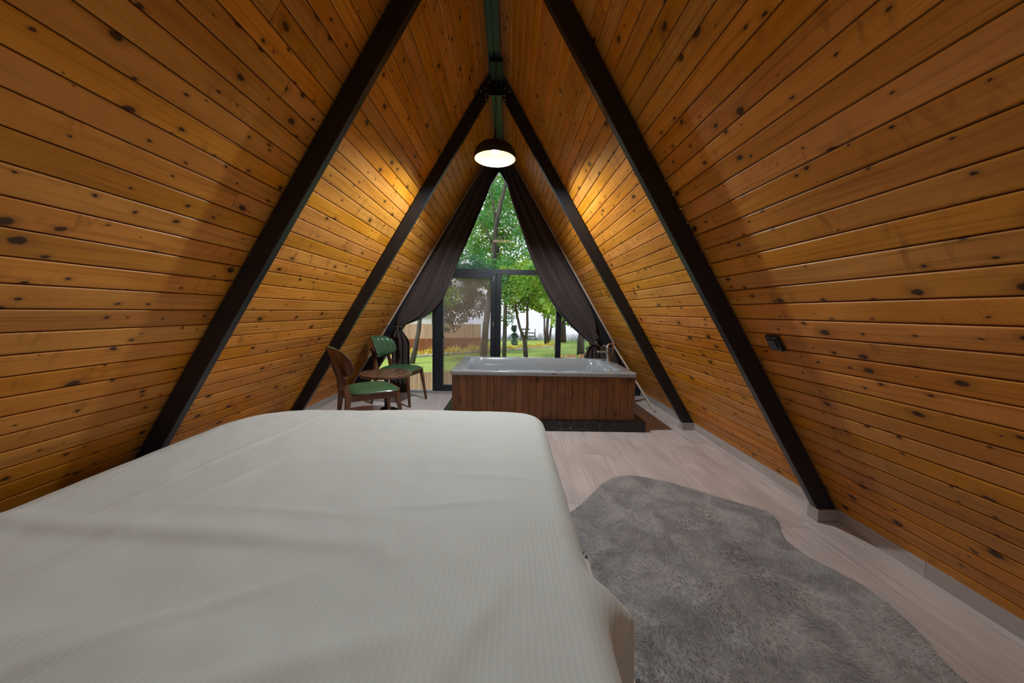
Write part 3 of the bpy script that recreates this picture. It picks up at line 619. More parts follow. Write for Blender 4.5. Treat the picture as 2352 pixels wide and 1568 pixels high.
# ================================================================ CHAIRS
def make_chair():
    """faces +x locally; origin on the floor under the seat centre"""
    t=thing('dining_chair','','chair',(0,0,0),0)
    sh=.445       # underside of seat pad
    # legs: front (splayed), rear continue up as back posts
    for s in (-1,1):
        bm=bmesh.new(); bar(bm,(.290,s*.235,0),(.235,s*.19,sh),(.024,.026),(.050,.038),(1,0,0),.005); link('leg',bm,'walnut',t)
    for s in (-1,1):
        bm=bmesh.new()
        P=[(-.275,s*.215,0),(-.235,s*.20,.22),(-.215,s*.185,.42),(-.240,s*.17,.57),(-.312,s*.150,.74)]
        W=[(.026,.026),(.034,.036),(.044,.052),(.036,.038),(.026,.020)]
        for (a,b,wa,wb) in zip(P,P[1:],W,W[1:]): bar(bm,a,b,wa,wb,(1,0,0),.004)
        link('leg',bm,'walnut',t,False)
    bm=bmesh.new()
    for s in (-1,1): bar(bm,(-.21,s*.188,sh-.030),(.235,s*.195,sh-.030),(.022,.058),(.022,.058),(0,0,1),.003)
    bar(bm,(.235,-.19,sh-.030),(.235,.19,sh-.030),(.022,.058),(.022,.058),(0,0,1),.003); bar(bm,(-.21,-.185,sh-.030),(-.21,.185,sh-.030),(.022,.058),(.022,.058),(0,0,1),.003)
    link('seat_frame',bm,'walnut',t)
    # seat: thin ply base and channelled cushion
    def seat_outline(a):
        # rounded squarish, wider in front
        c,s_=math.cos(a),math.sin(a); n=4.0; r=(abs(c)**n+abs(s_)**n)**(-1/n); x=.250*r*c+.040; y=.250*r*s_
        y*=1-.10*(.5-(x-.04)/.46); return x,y
    bm=bmesh.new(); n=48
    rg=[[bm.verts.new((seat_outline(2*math.pi*k/n)[0]*f,seat_outline(2*math.pi*k/n)[1]*f,z)) for k in range(n)] for z,f in ((sh,.97),(sh+.004,1),(sh+.012,1))]
    for a,b in zip(rg,rg[1:]):
        for k in range(n): bm.faces.new((a[k],a[(k+1)%n],b[(k+1)%n],b[k]))
    bm.faces.new(rg[0][::-1]); bm.faces.new(rg[-1]); link('seat_base',bm,'walnut',t,False)
    bm=bmesh.new(); NR,NA=26,96
    def pad(i,j):
        a=2*math.pi*i; x,y=seat_outline(a); r=1-j
        X,Y=x*r*.985,y*r*.985
        edge=1-(1-j)**6 if j<1 else 1
        h=.036*min(1,(1-(1-j)**5)*1.15)
        rib=abs(math.sin(math.pi*(Y+.25)/.05))**.5
        z=sh+.012+h*(.62+.38*rib)+.004*math.cos(X*6)
        # waterfall front
        if X>.19: z-=(X-.19)**2*1.6
        if j==0: z=sh+.010
        return Vector((X,Y,z))
    V=grid(bm,NA,NR,pad,True); bmesh.ops.remove_doubles(bm,verts=bm.verts,dist=.0005); link('seat_cushion',bm,'leather',t,True,'dark green ribbed leather cushion')
    # back shell: curved plywood wrap
    def shell(u,v,off=0.0,shrink=1.0):
        # u -1..1 across, v -1..1 up ; outline is a wide rounded shield
        yy=u*.285*shrink; top=.895; bot=.615
        zc=(top+bot)/2; hh=(top-bot)/2*shrink
        e=max(0.0,1-abs(u)**3.0)**(1/2.2); z=zc+v*hh*e-(.02*(1-v)*(abs(u)**2))*0 - .018*abs(u)**2*(1 if v<0 else -.2)
        ang=yy/.30; xx=-.272+.30*(1-math.cos(ang))*1.0 -.34*(z-.615)+off
        return Vector((xx,.30*math.sin(ang)*1.02,z))
    def shell_mesh(off0,off1,sh_=1.0,rib=False):
        bm=bmesh.new(); nu,nv=97,17
        A=[[bm.verts.new(shell(-1+2*i/(nu-1),-1+2*j/(nv-1),off0,sh_)) for i in range(nu)] for j in range(nv)]
        B=[]
        for j in range(nv):
            row=[]
            for i in range(nu):
                u=-1+2*i/(nu-1); v=-1+2*j/(nv-1); o=off1
                if rib:
                    q=(1-abs(u)**6)*(1-abs(v)**6); o=off0+(off1-off0)*max(.05,q)*(.50+.50*abs(math.sin(math.pi*4*(u+1)))**.6)
                row.append(bm.verts.new(shell(u,v,o,sh_)))
            B.append(row)
        for j in range(nv-1):
            for i in range(nu-1):
                bm.faces.new((A[j][i],A[j+1][i],A[j+1][i+1],A[j][i+1])); bm.faces.new((B[j][i],B[j][i+1],B[j+1][i+1],B[j+1][i]))
        ring=[(0,i) for i in range(nu)]+[(j,nu-1) for j in range(1,nv)]+[(nv-1,i) for i in range(nu-2,-1,-1)]+[(j,0) for j in range(nv-2,0,-1)]
        for k in range(len(ring)):
            a=ring[k]; b=ring[(k+1)%len(ring)]
            try: bm.faces.new((A[a[0]][a[1]],A[b[0]][b[1]],B[b[0]][b[1]],B[a[0]][a[1]]))
            except Exception: pass
        bmesh.ops.remove_doubles(bm,verts=bm.verts,dist=.0004); bmesh.ops.recalc_face_normals(bm,faces=bm.faces); return bm
    link('backrest_shell',shell_mesh(0,.012),'walnut',t,True)
    link('back_cushion',shell_mesh(.0125,.062,.985,True),'leather',t,True,'green ribbed leather back pad')
    return t
def copy_thing(src,loc,rz,label):
    r=src.copy(); COL.objects.link(r); r.location=loc; r.rotation_euler=(0,0,rz); r['label']=label
    for ch in list(src.children):
        c=ch.copy(); COL.objects.link(c); c.parent=r
        for g in ch.children: d=g.copy(); COL.objects.link(d); d.parent=c
    return r
ch=make_chair(); ch['group']='green leather dining chairs'
ch.location=(-1.235,3.55,0); ch.rotation_euler=(0,0,R(34)); ch['label']='walnut chair with green ribbed seat before the round table, its back to the camera'
copy_thing(ch,(-1.315,4.82,0),R(-13),'walnut chair with green ribbed seat and back beside the left curtain, beyond the round table')

# ---------------------------------------------------------------- round table
tb=thing('side_table','small round wooden table on a black iron foot between the green chairs','table',(-1.235,4.10,0))
bm=bmesh.new(); lathe(bm,[(.0001,.494),(.26,.490),(.283,.494),(.290,.503),(.290,.520),(.286,.527),(.276,.530),(.0001,.530)],64); link('tabletop',bm,'table_wood',tb,False)
bm=bmesh.new(); lathe(bm,[(.0001,.494),(.09,.494),(.09,.486),(.03,.480),(.025,.46),(.025,.10),(.04,.06),(.0001,.06)],24); link('pedestal',bm,'iron',tb,True)
bm=bmesh.new()
for k in range(4):
    a=math.pi/4+k*math.pi/2; c,s_=math.cos(a),math.sin(a); tube(bm,[(.02*c,.02*s_,.10),(.09*c,.09*s_,.085),(.16*c,.16*s_,.05),(.20*c,.20*s_,.015)],[.022,.020,.017,.014],10)
lathe(bm,[(.0001,.12),(.03,.115),(.045,.09),(.045,.06),(.0001,.055)],20)
link('cast_foot',bm,'iron',tb,True)

# ---------------------------------------------------------------- wall switch
sx_,sz_=wallpt(1.115/.857133,0,1)
sw=thing('light_switch','black square light switch on the right pine wall','switch',(sx_,1.868,sz_)); sw.rotation_euler=(0,R(-90-31.0),0)
def swp(name,dims,z0,z1,m,b): bm=bmesh.new(); box(bm,-dims/2,dims/2,-dims/2,dims/2,z0,z1,b); return link(name,bm,m,sw)
swp('back_box',.092,0,.012,'plastic_black',.003); swp('cover_frame',.086,.0125,.020,'plastic_black',.004); swp('rocker',.056,.0205,.026,'plastic_black',.003)

# ================================================================ BED
bed=thing('bed','wide low bed base and mattress under the white duvet','bed',(-.62,1.25,0))
def bpart(name,x0,x1,y0,y1,z0,z1,b,m): bm=bmesh.new(); box(bm,x0+.62,x1+.62,y0-1.25,y1-1.25,z0,z1,b,seg=4); return link(name,bm,m,bed)
bpart('bed_frame',-1.58,.33,-.0,2.50,.08,.22,.01,'bed_wood'); bpart('mattress',-1.58,.33,.02,2.50,.225,.43,.05,'duvet')
for x in (-1.5,.22):
    for y in (.08,2.36): bpart('leg',x,x+.06,y,y+.06,0,.08,.004,'bed_wood')
def duvet():
    bm=bmesh.new(); nu,nv=250,260
    XL,XR,YN,YF=-1.60,.368,-.55,2.63
    rc=.22
    def top(x,y):
        z=.497
        # gentle crown and waves
        z+=.012*noise.noise(Vector((x*1.6,y*1.3,2)))+.006*noise.noise(Vector((x*4,y*3,5)))+.0035*noise.noise(Vector((x*9+y*3,y*7,8)))
        # broad hump of the near part with a soft edge
        ye=1.03-.10*(x+.2) if x<-.2 else .985
        k=1/(1+math.exp(-(ye-y)/.014))*math.exp(-max(0,ye-y)/.11); wt_=max(0,min(1,(.15-x)/.9))
        z+=-.013*k*wt_+.008*math.exp(-((y-ye-.03)/.05)**2)*wt_+.012*math.exp(-((y-.72)/.07)**2)*wt_
        # diagonal creases
        for (x0,y0,ang,wd,am,ln) in ((-1.2,1.9,82,.015,.006,.5),(-1.0,1.5,75,.02,.005,.4),(-.35,2.35,-20,.02,.006,.25),(.1,1.9,15,.02,.005,.25),(.15,1.55,-8,.018,.006,.3),(-.1,1.3,8,.022,.007,.3),(-1.15,.85,50,.03,.010,.3),(-.95,.7,35,.03,.010,.3),(.2,2.45,-50,.02,.008,.15),(-.6,1.25,-6,.02,.005,.4),(-.68,.76,32,.022,.010,.35),(-.25,1.9,70,.02,.007,.5),(-.05,2.15,78,.02,.006,.4),(-.85,2.35,60,.015,.006,.3),(-.45,.62,20,.04,.014,.4),(.05,.7,60,.04,.010,.3),(-.2,1.75,5,.05,.006,.5)):
            c,s_=math.cos(R(ang)),math.sin(R(ang)); a=(x-x0)*c+(y-y0)*s_; b=-(x-x0)*s_+(y-y0)*c
            z+=am*math.exp(-(b/wd)**2-(a/ln)**2)
        return z
    # parametrise by a map from the square: inner area stays, outer part drapes
    def f(i,j):
        # arc-length style: u,v are cloth coordinates
        u=lerp(-2.10,.83,i); v=lerp(YN,YF+.42,j)
        x0,x1,y1=XL+.03,XR-.02,YF-.05
        cx_=min(max(u,x0),x1); cy_=min(v,y1); r_=.34 if u<(x0+x1)/2 else .13
        qx=x0+r_ if u<(x0+x1)/2 else x1-r_; qy=y1-r_
        if v>qy and ((u<qx) if u<(x0+x1)/2 else (u>qx)):
            dd=math.hypot(u-qx,v-qy)
            if dd>r_: cx_=qx+(u-qx)/dd*r_; cy_=qy+(v-qy)/dd*r_
            else: cx_=u; cy_=v
        d=math.hypot(u-cx_,v-cy_); z=top(cx_,cy_)
        if d<=1e-6: return Vector((cx_,cy_,z))
        ex,ey=(u-cx_)/d,(v-cy_)/d
        r=.075; a=d/r
        if a<math.pi/2: hor=r*math.sin(a); dn=r*(1-math.cos(a))
        else: hor=r; dn=r+(d-r*math.pi/2)
        dn=min(dn,z-.03)
        wob=.5+.5*math.sin((v if ey<.5 else u)*9+3*noise.noise(Vector((v*2,u,1))))
        hor+=.014*min(1,dn/.3)*wob
        if ex>.6: hor+=(math.exp(-((v-.965)/.040)**2) if v>.965 else math.exp(-((v-.965)/.10)**2))*.105*min(1,dn/.12)
        q=min(1,d/.47); w=max(0,-ex)**2; h2=.33*q; d2=.155*q**1.6     # the left side falls shallowly towards the sloping wall
        hor=lerp(hor,h2,w); dn=lerp(dn,d2,w)
        return Vector((cx_+ex*hor,cy_+ey*hor,z-dn))
    V=grid(bm,nu,nv,f)
    UV=bm.loops.layers.uv.verify(); idx={}
    for j in range(nv):
        for i in range(nu): idx[V[j][i]]=(lerp(-2.10,.83,i/(nu-1)),lerp(YN,YF+.42,j/(nv-1)))
    for fc in bm.faces:
        for l in fc.loops: l[UV].uv=idx[l.vert]
    o=link('duvet',bm,'duvet',None,True); md=o.modifiers.new('t','SOLIDIFY'); md.thickness=.012; md.offset=1
    tag(o,'white finely striped duvet spread over the whole bed in the foreground','duvet')
duvet()

# ================================================================ RUG
def rug():
    P=[(.40,2.02),(.56,2.10),(.71,2.30),(.91,2.55),(1.06,2.635),(1.22,2.62),(1.43,2.495),(1.58,2.36),(1.72,2.245),(1.835,2.15),(1.815,2.05),(1.77,1.96),(1.735,1.87),(1.745,1.75),(1.80,1.63),(1.845,1.48),(1.825,1.33),(1.775,1.20),(1.76,1.08),(1.80,.9),(1.78,.7),(1.6,.45),(1.3,.3),(1.0,.3),(.8,.45),(.72,.70),(.68,.95),(.635,1.085),(.59,1.17),(.52,1.28),(.52,1.40),(.565,1.49),(.590,1.57),(.594,1.67),(.560,1.775),(.46,1.84),(.38,1.93)]
    # smooth closed outline
    n=len(P); out=[]
    for i in range(n):
        p0,p1,p2,p3=[Vector(P[(i+k)%n]) for k in (-1,0,1,2)]
        for s in range(6):
            t_=s/6; out.append(.5*((2*p1)+(-p0+p2)*t_+(2*p0-5*p1+4*p2-p3)*t_*t_+(-p0+3*p1-3*p2+p3)*t_**3))
    import numpy as np
    O=np.array([(p.x,p.y) for p in out])
    def inside_dist(q):
        x,y=q[:,0],q[:,1]; a=O; b=np.roll(O,-1,0)
        ins=np.zeros(len(q),bool); dmin=np.full(len(q),9.0)
        for (x1,y1),(x2,y2) in zip(a,b):
            c=((y1>y)!=(y2>y)); 
            with np.errstate(divide='ignore',invalid='ignore'): xi=(x2-x1)*(y-y1)/(y2-y1)+x1
            ins^=c&(x<xi)
            dx,dy=x2-x1,y2-y1; tt=np.clip(((x-x1)*dx+(y-y1)*dy)/(dx*dx+dy*dy+1e-12),0,1)
            dmin=np.minimum(dmin,np.hypot(x-(x1+tt*dx),y-(y1+tt*dy)))
        return ins,dmin
    ctr=Vector((1.2,1.45,0))
    # base
    st=.014; xs=np.arange(.34,1.90,st); ys=np.arange(.26,2.68,st); G=np.array([(x,y) for y in ys for x in xs]); ins,dm=inside_dist(G)
    bm=bmesh.new(); vmap={}; nx=len(xs)
    def hgt(x,y,d):
        e=min(1,d/.035); return .004+.017*math.sqrt(max(0,1-(1-e)**2))+e*(.006*noise.noise(Vector((x*5,y*5,1)))+.003*noise.noise(Vector((x*14,y*14,3))))
    ok=ins|(dm<st*.5)
    for k,(x,y) in enumerate(G):
        if ok[k]: vmap[k]=bm.verts.new((x-ctr.x,y-ctr.y,hgt(x,y,dm[k] if ins[k] else 0)))
    for j in range(len(ys)-1):
        for i in range(nx-1):
            q=[j*nx+i,j*nx+i+1,(j+1)*nx+i+1,(j+1)*nx+i]
            if all(k in vmap for k in q): bm.faces.new([vmap[k] for k in q])
    # pile: short soft tufts leaning with a slowly turning nap
    rs=np.random.RandomState(4); Q=np.column_stack([rs.uniform(.34,1.9,150000),rs.uniform(.26,2.68,150000)]); ins,dm=inside_dist(Q)
    for k in np.nonzero(ins)[0]:
        x,y=Q[k]; d=dm[k]; h0=hgt(x,y,d)-.003
        nn=noise.noise(Vector((x*3.2,y*3.2,7))); an=nn*4.5+rs.uniform(-.7,.7)+.8; ln=.008+.008*rs.rand(); ti=max(.75,.95+.4*noise.noise(Vector((x*6,y*6,2))))
        hx_,hy_=math.cos(an)*ln*ti,math.sin(an)*ln*ti; w=.0010+.0008*rs.rand(); px,py=-math.sin(an)*w,math.cos(an)*w
        a=bm.verts.new((x-px-ctr.x,y-py-ctr.y,h0)); b=bm.verts.new((x+px-ctr.x,y+py-ctr.y,h0)); c=bm.verts.new((x+hx_-ctr.x,y+hy_-ctr.y,h0+ln*.75)); bm.faces.new((a,b,c))
    o=link('fur_rug',bm,'rug'); o.location=ctr; tag(o,'wavy-edged grey faux fur rug on the floor beside the bed','rug')
rug()

# ================================================================ GARDEN
GZ=-.4
bm=bmesh.new(); bmesh.ops.create_grid(bm,x_segments=80,y_segments=60,size=.5)
for v in bm.verts: 
    v.co=Vector((v.co.x*60,5.6+(v.co.y+.5)*15.9,GZ+.03*noise.noise(Vector((v.co.x*20,v.co.y*6,0)))))
box(bm,-60,60,-40,5.6,GZ-.2,GZ-.02); struct(link('ground',bm,'lawn',None,True),'bright green lawn outside the window')  # unseen lawn slab beneath and behind the cabin, added to bounce green light indoors
bm=bmesh.new(); box(bm,-80,80,21.55,300,GZ-.6,GZ-.32); struct(link('lake',bm,'water_lake'),'pale hazy lake water beyond the lawn')

def leaf_shape(kind):
    if kind=='maple': return [(0,0),(.25,.05),(.5,-.02),(.36,.22),(.62,.42),(.32,.48),(.22,.62),(0,1.0),(-.22,.62),(-.32,.48),(-.62,.42),(-.36,.22),(-.5,-.02),(-.25,.05)]
    if kind=='needle': return [(-.06,0),(.06,0),(.02,1),(-.02,1)]
    return [(0,0),(.28,.35),(.22,.7),(0,1),(-.22,.7),(-.28,.35)]
def foliage(name,blobs,n,size,kind,m,parent,seed,origin,droop=.4):
    rs=random.Random(seed); verts=[]; faces=[]; shp=leaf_shape(kind); tot=sum(b[3]*b[4]*b[5] for b in blobs)
    for (bx,by,bz,rx,ry,rz_) in blobs:
        k=max(4,int(n*rx*ry*rz_/tot))
        for _ in range(k):
            while 1:
                p=Vector((rs.uniform(-1,1),rs.uniform(-1,1),rs.uniform(-1,1)))
                if p.length<1 and (p.length>.45 or rs.random()<.25): break
            if noise.noise(Vector((p.x*rx*1.6+bx,p.y*ry*1.6+by,p.z*rz_*1.6+bz)))<-.17: continue
            c=Vector((bx+p.x*rx,by+p.y*ry,bz+p.z*rz_)); s=size*rs.uniform(.6,1.3)
            a=Vector((rs.gauss(0,1),rs.gauss(0,1),rs.gauss(-droop,.7))).normalized(); b=a.orthogonal().normalized(); b.rotate(Matrix.Rotation(rs.uniform(0,6.28),3,a))
            i0=len(verts)
            for (u,v) in shp: verts.append(c+(b*u+a*v)*s-Vector(origin))
            faces.append(list(range(i0,i0+len(shp))))
    me=bpy.data.meshes.new(name); me.from_pydata([tuple(v) for v in verts],[],faces); me.materials.append(M[m]); o=bpy.data.objects.new(name,me); COL.objects.link(o); o.parent=parent; return o
def tree(label,x,y,trunks,blobs,n,size,kind,m,seed,group='trees in the garden',cat='tree'):
    t=thing('garden_tree',label,cat,(x,y,GZ),0,group)
    bm=bmesh.new()
    for pts,rad in trunks: tube(bm,[(p[0]-x,p[1]-y,p[2]-GZ) for p in pts],rad,9)
    link('trunk',bm,'bark',t,True)
    foliage('foliage',[(x+b[0],y+b[1],b[2],b[3],b[4],b[5]) for b in blobs],n,size,kind,m,t,seed,(x,y,GZ))
    return t
# upright tree with the tall forked stem seen in the upper pane (also behind the door mullion)
tree('tall tree whose dark forked stem rises through the top triangle of the window',-.35,12.2,
 [([(-.68,12.2,GZ),(-.62,12.2,.6),(-.52,12.2,1.6),(-.38,12.2,2.6),(-.36,12.2,3.3),(-.30,12.2,4.1),(-.16,12.1,4.8),(.05,12.1,5.6),(.1,12.1,6.6)],[.13,.11,.10,.095,.09,.08,.07,.05,.03]),
  ([(-.30,12.2,4.1),(-.36,12.2,4.6),(-.55,12.2,5.4)],[.045,.035,.02]),([(-.36,12.2,3.4),(-.6,12.3,3.9),(-.85,12.3,4.3)],[.035,.025,.015]),([(-.34,12.2,3.5),(.05,12.2,3.85),(.4,12.3,4.2)],[.03,.02,.012])],
 [(-.9,.3,3.9,1.1,.8,.9),(1.0,.4,4.0,1.0,.8,1.0),(.2,1.0,5.2,1.6,.9,.9),(-.5,1.2,6.2,1.6,1,.9),(.9,.8,3.0,.9,.7,.6),(-1.1,.8,2.9,.9,.7,.5)],16000,.085,'plain','leaf_mid',1)
tree('slim straight tree just right of the door mullion, before the flower bed',.04,11.8,
 [([(.04,11.8,GZ),(.05,11.8,.8),(.06,11.8,2.2)],[.075,.065,.05])],
 [(.1,.0,1.75,.42,.4,.95),(.45,.1,2.0,.5,.4,.6),(-.4,.2,2.6,.7,.5,.7)],5500,.075,'plain','leaf_mid',2)
tree('dark forked tree in the middle of the right-hand pane',.78,11.9,
 [([(.78,11.9,GZ),(.74,11.9,.1),(.72,11.9,.36)],[.085,.075,.08]),([(.71,11.9,.34),(.55,11.9,.72),(.42,11.9,1.25),(.36,11.9,1.8)],[.055,.045,.035,.025]),([(.75,11.9,.34),(.80,11.9,.8),(.78,11.9,1.4),(.9,11.9,2.0)],[.055,.045,.035,.025])],
 [(-.15,.0,1.85,.75,.6,.60),(.55,.1,1.75,.6,.5,.5),(.2,.1,2.5,.9,.6,.5),(-.35,0,1.35,.35,.3,.25),(.7,.1,1.30,.35,.3,.22)],12000,.08,'plain','leaf_bright',3)
tree('broad-leaved maple hanging over the right-hand pane, nearest the window',2.9,9.2,
 [([(2.9,9.2,GZ),(2.85,9.2,1.0),(2.5,9.2,2.4)],[.08,.07,.05]),([(2.6,9.2,2.1),(1.6,9.2,2.45),(.6,9.2,2.30),(.1,9.2,2.15)],[.03,.025,.018,.01])],
 [(-1.5,0,1.75,.62,.4,.55),(-1.05,.1,1.25,.36,.3,.36),(-1.9,.1,2.15,.7,.4,.35),(-2.45,.1,2.3,.5,.4,.25),(-.7,.1,1.7,.45,.4,.6),(-1.55,-.1,1.02,.18,.2,.16),(-.85,0,.95,.2,.2,.2),(-1.2,.3,2.7,1.3,.6,.4)],2600,.12,'maple','leaf_bright',4)
tree('bushy tree with several pale stems beside the end of the flower bed',2.17,18.3,
 [([(2.10,18.3,GZ),(2.02,18.3,.3),(2.0,18.3,1.2)],[.07,.05,.04]),([(2.17,18.3,GZ),(2.15,18.3,.4),(2.2,18.3,1.3)],[.09,.08,.05]),([(2.25,18.3,GZ),(2.36,18.3,.5),(2.48,18.3,1.3)],[.07,.05,.04])],
 [(0,0,1.9,1.0,.8,.7),(.2,.1,2.9,1.4,.8,.9),(-.9,.2,2.4,.8,.6,.6)],3800,.17,'plain','leaf_bright',5)
tree('dark trunked tree standing near the lake behind the right mullion',3.23,19.8,
 [([(3.26,19.8,GZ),(3.22,19.8,.5),(3.2,19.8,1.6)],[.16,.13,.10]),([(3.22,19.8,.9),(3.5,19.8,1.5)],[.06,.04])],
 [(0,0,2.0,.8,.7,.8),(.2,0,1.2,.35,.3,.35),(.3,.1,3.2,1.4,.9,.9)],2600,.17,'plain','leaf_mid',6)
tree('bare thick trunk between the right mullion and the right curtain',3.05,14.0,
 [([(3.05,14.0,GZ),(3.03,14.0,.1),(3.06,14.0,.45),(2.95,14,.9),(2.9,14,2.0)],[.16,.14,.13,.10,.08])],
 [(0,0,2.6,1.0,.7,.6),(.8,.1,3.2,1.2,.8,.7)],1800,.13,'plain','leaf_bright',7)
tree('thin leaning tree left of the door, its foot in the lawn',-2.8,11.0,
 [([(-2.80,11.0,GZ),(-2.68,11.0,.15),(-2.58,11.0,.7),(-2.52,11.0,1.4)],[.085,.075,.065,.05])],
 [(.35,0,1.45,.55,.4,.35),(-.1,.0,1.15,.35,.3,.16),(.9,.1,1.7,.6,.4,.4),(.1,.1,2.2,1.0,.6,.5)],3000,.10,'plain','leaf_bright',8)
tree('dusky conifer behind the insect screen of the door',-1.55,13.0,
 [([(-.30,13.0,GZ),(-.32,13.0,1.0),(-.9,13.0,1.9),(-1.5,13.0,2.5)],[.05,.045,.03,.02])],
 [(0,0,2.4,.85,.6,.55),(-.1,.0,1.75,.75,.6,.50),(-.25,0,1.15,.60,.5,.40),(-.45,-.0,.72,.42,.4,.28),(.5,.1,1.6,.45,.4,.6)],9000,.09,'plain','conifer',9)
tree('feathery blue-green cypress low in the top triangle of the window',-.95,10.4,
 [([(-.20,10.4,GZ),(-.20,10.4,1.7),(-.9,10.4,2.3)],[.06,.05,.03])],
 [(.1,0,2.35,.75,.5,.30),(.55,0,2.25,.6,.4,.25),(-.2,0,2.6,.6,.4,.35),(.0,.1,1.95,.45,.4,.3)],9000,.10,'needle','needle',10)
for i,(x,y,lab,mm) in enumerate(((-3.6,18.0,'tall bright tree far behind on the left, seen through the top pane','leaf_bright'),(-.52,20.2,'very tall pale green tree closing the view in the top pane','leaf_bright'),(2.39,16.0,'tall dense tree far behind, its trunk hidden by the right mullion','leaf_mid'))):
    tree(lab,x,y,[([(x,y,GZ),(x+.1,y,2.5),(x,y,5.5)],[.13,.11,.08])],
     [(0,0,4.4,1.7,.9,1.2),(.4,.2,6.3,1.7,.9,1.3),(-.7,.1,5.4,1.3,.9,1.1),(.3,0,8.2,1.7,1.0,1.3),(0,0,3.1,1.4,.8,.7)],8000,.20,'plain',mm,20+i)
# topiary with three balls
tp=thing('topiary','small topiary of three clipped green balls at the edge of the flower bed','topiary',(.47,17.55,GZ))
bm=bmesh.new(); tube(bm,[(0,0,0),(0,0,.9)],.025,8); link('stem',bm,'bark',tp)
for z,r in ((.13,.15),(.48,.155),(.84,.15)):
    foliage('clipped_ball',[(0,0,z,r,r,r)],2200,.055,'plain','topiary',tp,int(z*100),(0,0,0))
# flower bed, edging
def scatter(name,path,n,w,h,size,m,label,cat):
    rs=random.Random(3); verts=[]; faces=[]; shp=leaf_shape('plain')
    for _ in range(n):
        t_=rs.random()*(len(path)-1); i=int(t_); k=t_-i; a=Vector(path[i]); b=Vector(path[min(i+1,len(path)-1)]); p=a.lerp(b,k)
        c=Vector((p.x+rs.gauss(0,.12),p.y+rs.uniform(-w,w),GZ+abs(rs.gauss(0,1))*h*.5*(.6+.5*math.sin(p.x*9)))); q=Vector((rs.gauss(0,1),rs.gauss(0,1),rs.gauss(.6,.6))).normalized(); bb=q.orthogonal().normalized(); i0=len(verts)
        for (u,v) in shp: verts.append(c+(bb*u+q*v)*size*rs.uniform(.6,1.3))
        faces.append(list(range(i0,i0+len(shp))))
    me=bpy.data.meshes.new(name); me.from_pydata([tuple(v) for v in verts],[],faces); me.materials.append(M[m]); o=bpy.data.objects.new(name,me); COL.objects.link(o); tag(o,label,cat,None,'stuff'); return o
FP=[(-6,11.3,0),(-3.5,12.55,0),(-2.3,13.45,0),(-1.2,14.5,0),(0.1,15.3,0),(2.55,17.3,0)]
scatter('flower_bed',FP,17000,.26,.20,.07,'flower','long bed of yellow flowers curving across the lawn','flowers')
bm=bmesh.new(); rs=random.Random(9)
for i in range(150):
    t_=i/150*(len(FP)-1); k=int(t_); p=Vector(FP[k]).lerp(Vector(FP[k+1]),t_-k)
    bmesh.ops.create_icosphere(bm,subdivisions=1,radius=.09,matrix=Matrix.Translation((p.x+rs.uniform(-.05,.05),p.y-.33,GZ+.02))@Matrix.Scale(rs.uniform(.6,1.1),4))
tag(link('edging_stones',bm,'stone'),'row of small white stones edging the yellow flowers','stones',None,'stuff')
# fences
def reed_fence(name,p0,p1,z0,z1,m,label,group='reed fences outside',tilt=0.0):
    bm=bmesh.new(); a=Vector((*p0,0)); b=Vector((*p1,0)); n=max(8,int((b-a).length/.022)); rs=random.Random(len(label)); side=Vector((-(b-a).y,(b-a).x,0)).normalized()
    for k in range(n):
        p=a.lerp(b,(k+.5)/n)+side*rs.uniform(-.006,.006)-a; h=z1+rs.uniform(-.02,.012)+tilt*k/n
        w=.0105; d=(b-a).normalized()
        q=[p-d*w-side*.006,p+d*w-side*.006,p+d*w+side*.006,p-d*w+side*.006]
        hexa(bm,[Vector((v.x,v.y,0)) for v in q],[Vector((v.x,v.y,h-z0)) for v in q])
    o=link(name,bm,m); o.location=(a.x,a.y,z0); tag(o,label,'fence',group); return o
reed_fence('reed_fence',(-3.3,6.35),(-.86,7.55),GZ,0.0,'reed_pale','low pale reed fence close outside the door')
reed_fence('reed_fence',(1.86,10.6),(2.22,10.7),GZ,.0,'reed','short reed fence piece left of the gap, below the right mullion')
reed_fence('reed_fence',(2.30,10.75),(3.1,10.85),GZ,.01,'reed','short reed fence piece right of the gap, beside the right curtain')
reed_fence('reed_fence',(-6.3,11.6),(-1.0,15.15),GZ,.19,'reed_red','low red-brown reed fence behind the flower bed',tilt=-.04)
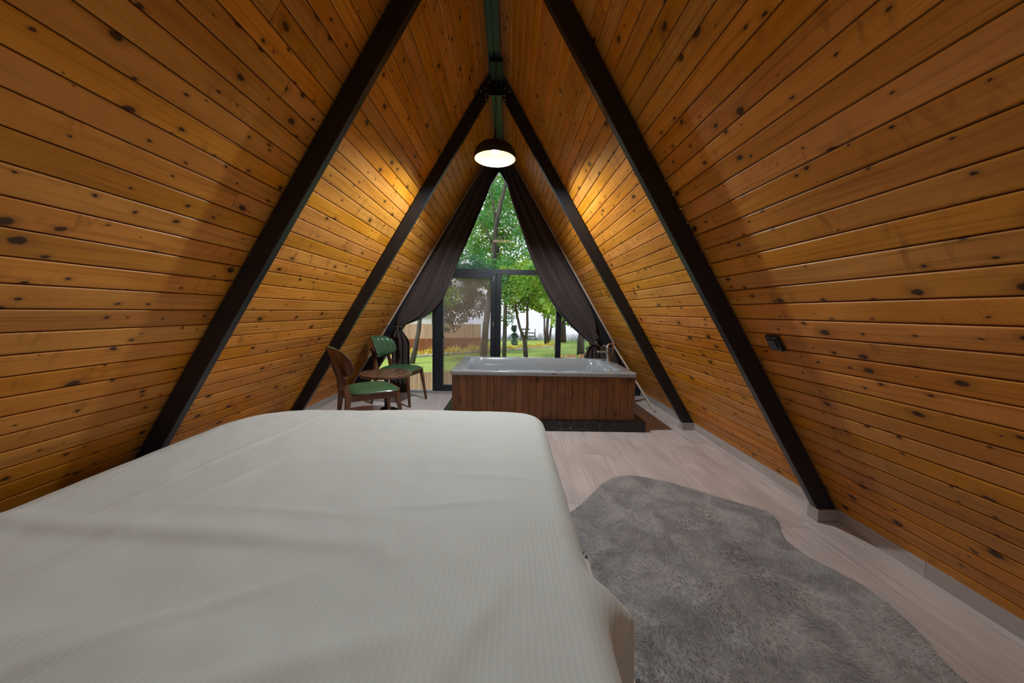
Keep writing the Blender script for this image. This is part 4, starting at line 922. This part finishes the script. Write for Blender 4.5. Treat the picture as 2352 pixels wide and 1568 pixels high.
reed_fence('reed_fence',(-8.2,15.2),(-1.25,18.3),GZ,.62,'reed_pale','taller pale reed fence behind the red-brown one',tilt=-.02)
bm=bmesh.new(); rs=random.Random(5)
for k in range(900):
    x=rs.uniform(-.9,7); h=rs.uniform(.16,.46)*(.75 if x<2 else 1.0); y=21.3+rs.uniform(-.1,.15); tube(bm,[(x,y,GZ),(x+rs.uniform(-.03,.03),y,GZ+h)],[.013,.006],4,False)
tag(link('lakeside_reeds',bm,'picket'),'pale thin reeds along the lake edge','reeds',None,'stuff')
# orange stubble at the near lawn edge
bm=bmesh.new(); rs=random.Random(15)
for k in range(260):
    x=rs.uniform(1.15,1.8); y=10.5+rs.uniform(-.15,.15); h=.36+.05*math.sin(x*8)-.25*abs(x-1.75)*.4; tube(bm,[(x,y,GZ),(x+rs.uniform(-.05,.05),y,GZ+h*rs.uniform(.8,1))],[.010,.005],4,False)
tag(link('dry_stalks',bm,'reed'),'low dry orange stalks at the near edge of the lawn','plants',None,'stuff')
# lakeside bench with roof
bn=thing('lakeside_bench','small grey roofed bench at the lake edge','bench',(1.3,20.7,GZ))
def bb(name,*a): bm=bmesh.new(); box(bm,*a); link(name,bm,'bench',bn)
for x in (-.44,.40): bb('post',x,x+.045,-.03,.03,0,.70)
bb('roof',-.45,.10,-.25,.25,.62,.70); bb('seat',-.44,.44,-.2,.15,.42,.48); bb('back_rail',-.44,.44,.12,.16,.22,.27); bb('leg',-.40,-.36,-.2,-.16,0,.42); bb('leg',.36,.40,-.2,-.16,0,.42)
# white house at left
hs=thing('house','low white rendered house with a blue roof beyond the fences','building',(-7.6,21.5,GZ))
def hb(name,m,*a): bm=bmesh.new(); box(bm,*a); link(name,bm,m,hs)
hb('wall','wall_white',-4,3.6,0,3,0,1.55); bm=bmesh.new(); hexa(bm,[(-4.2,-.3,1.55),(3.9,-.3,1.55),(3.9,3.3,1.55),(-4.2,3.3,1.55)],[(-4.0,1.2,2.1),(3.6,1.2,2.1),(3.6,1.8,2.1),(-4,1.8,2.1)]); link('roof',bm,'roof_blue',hs)
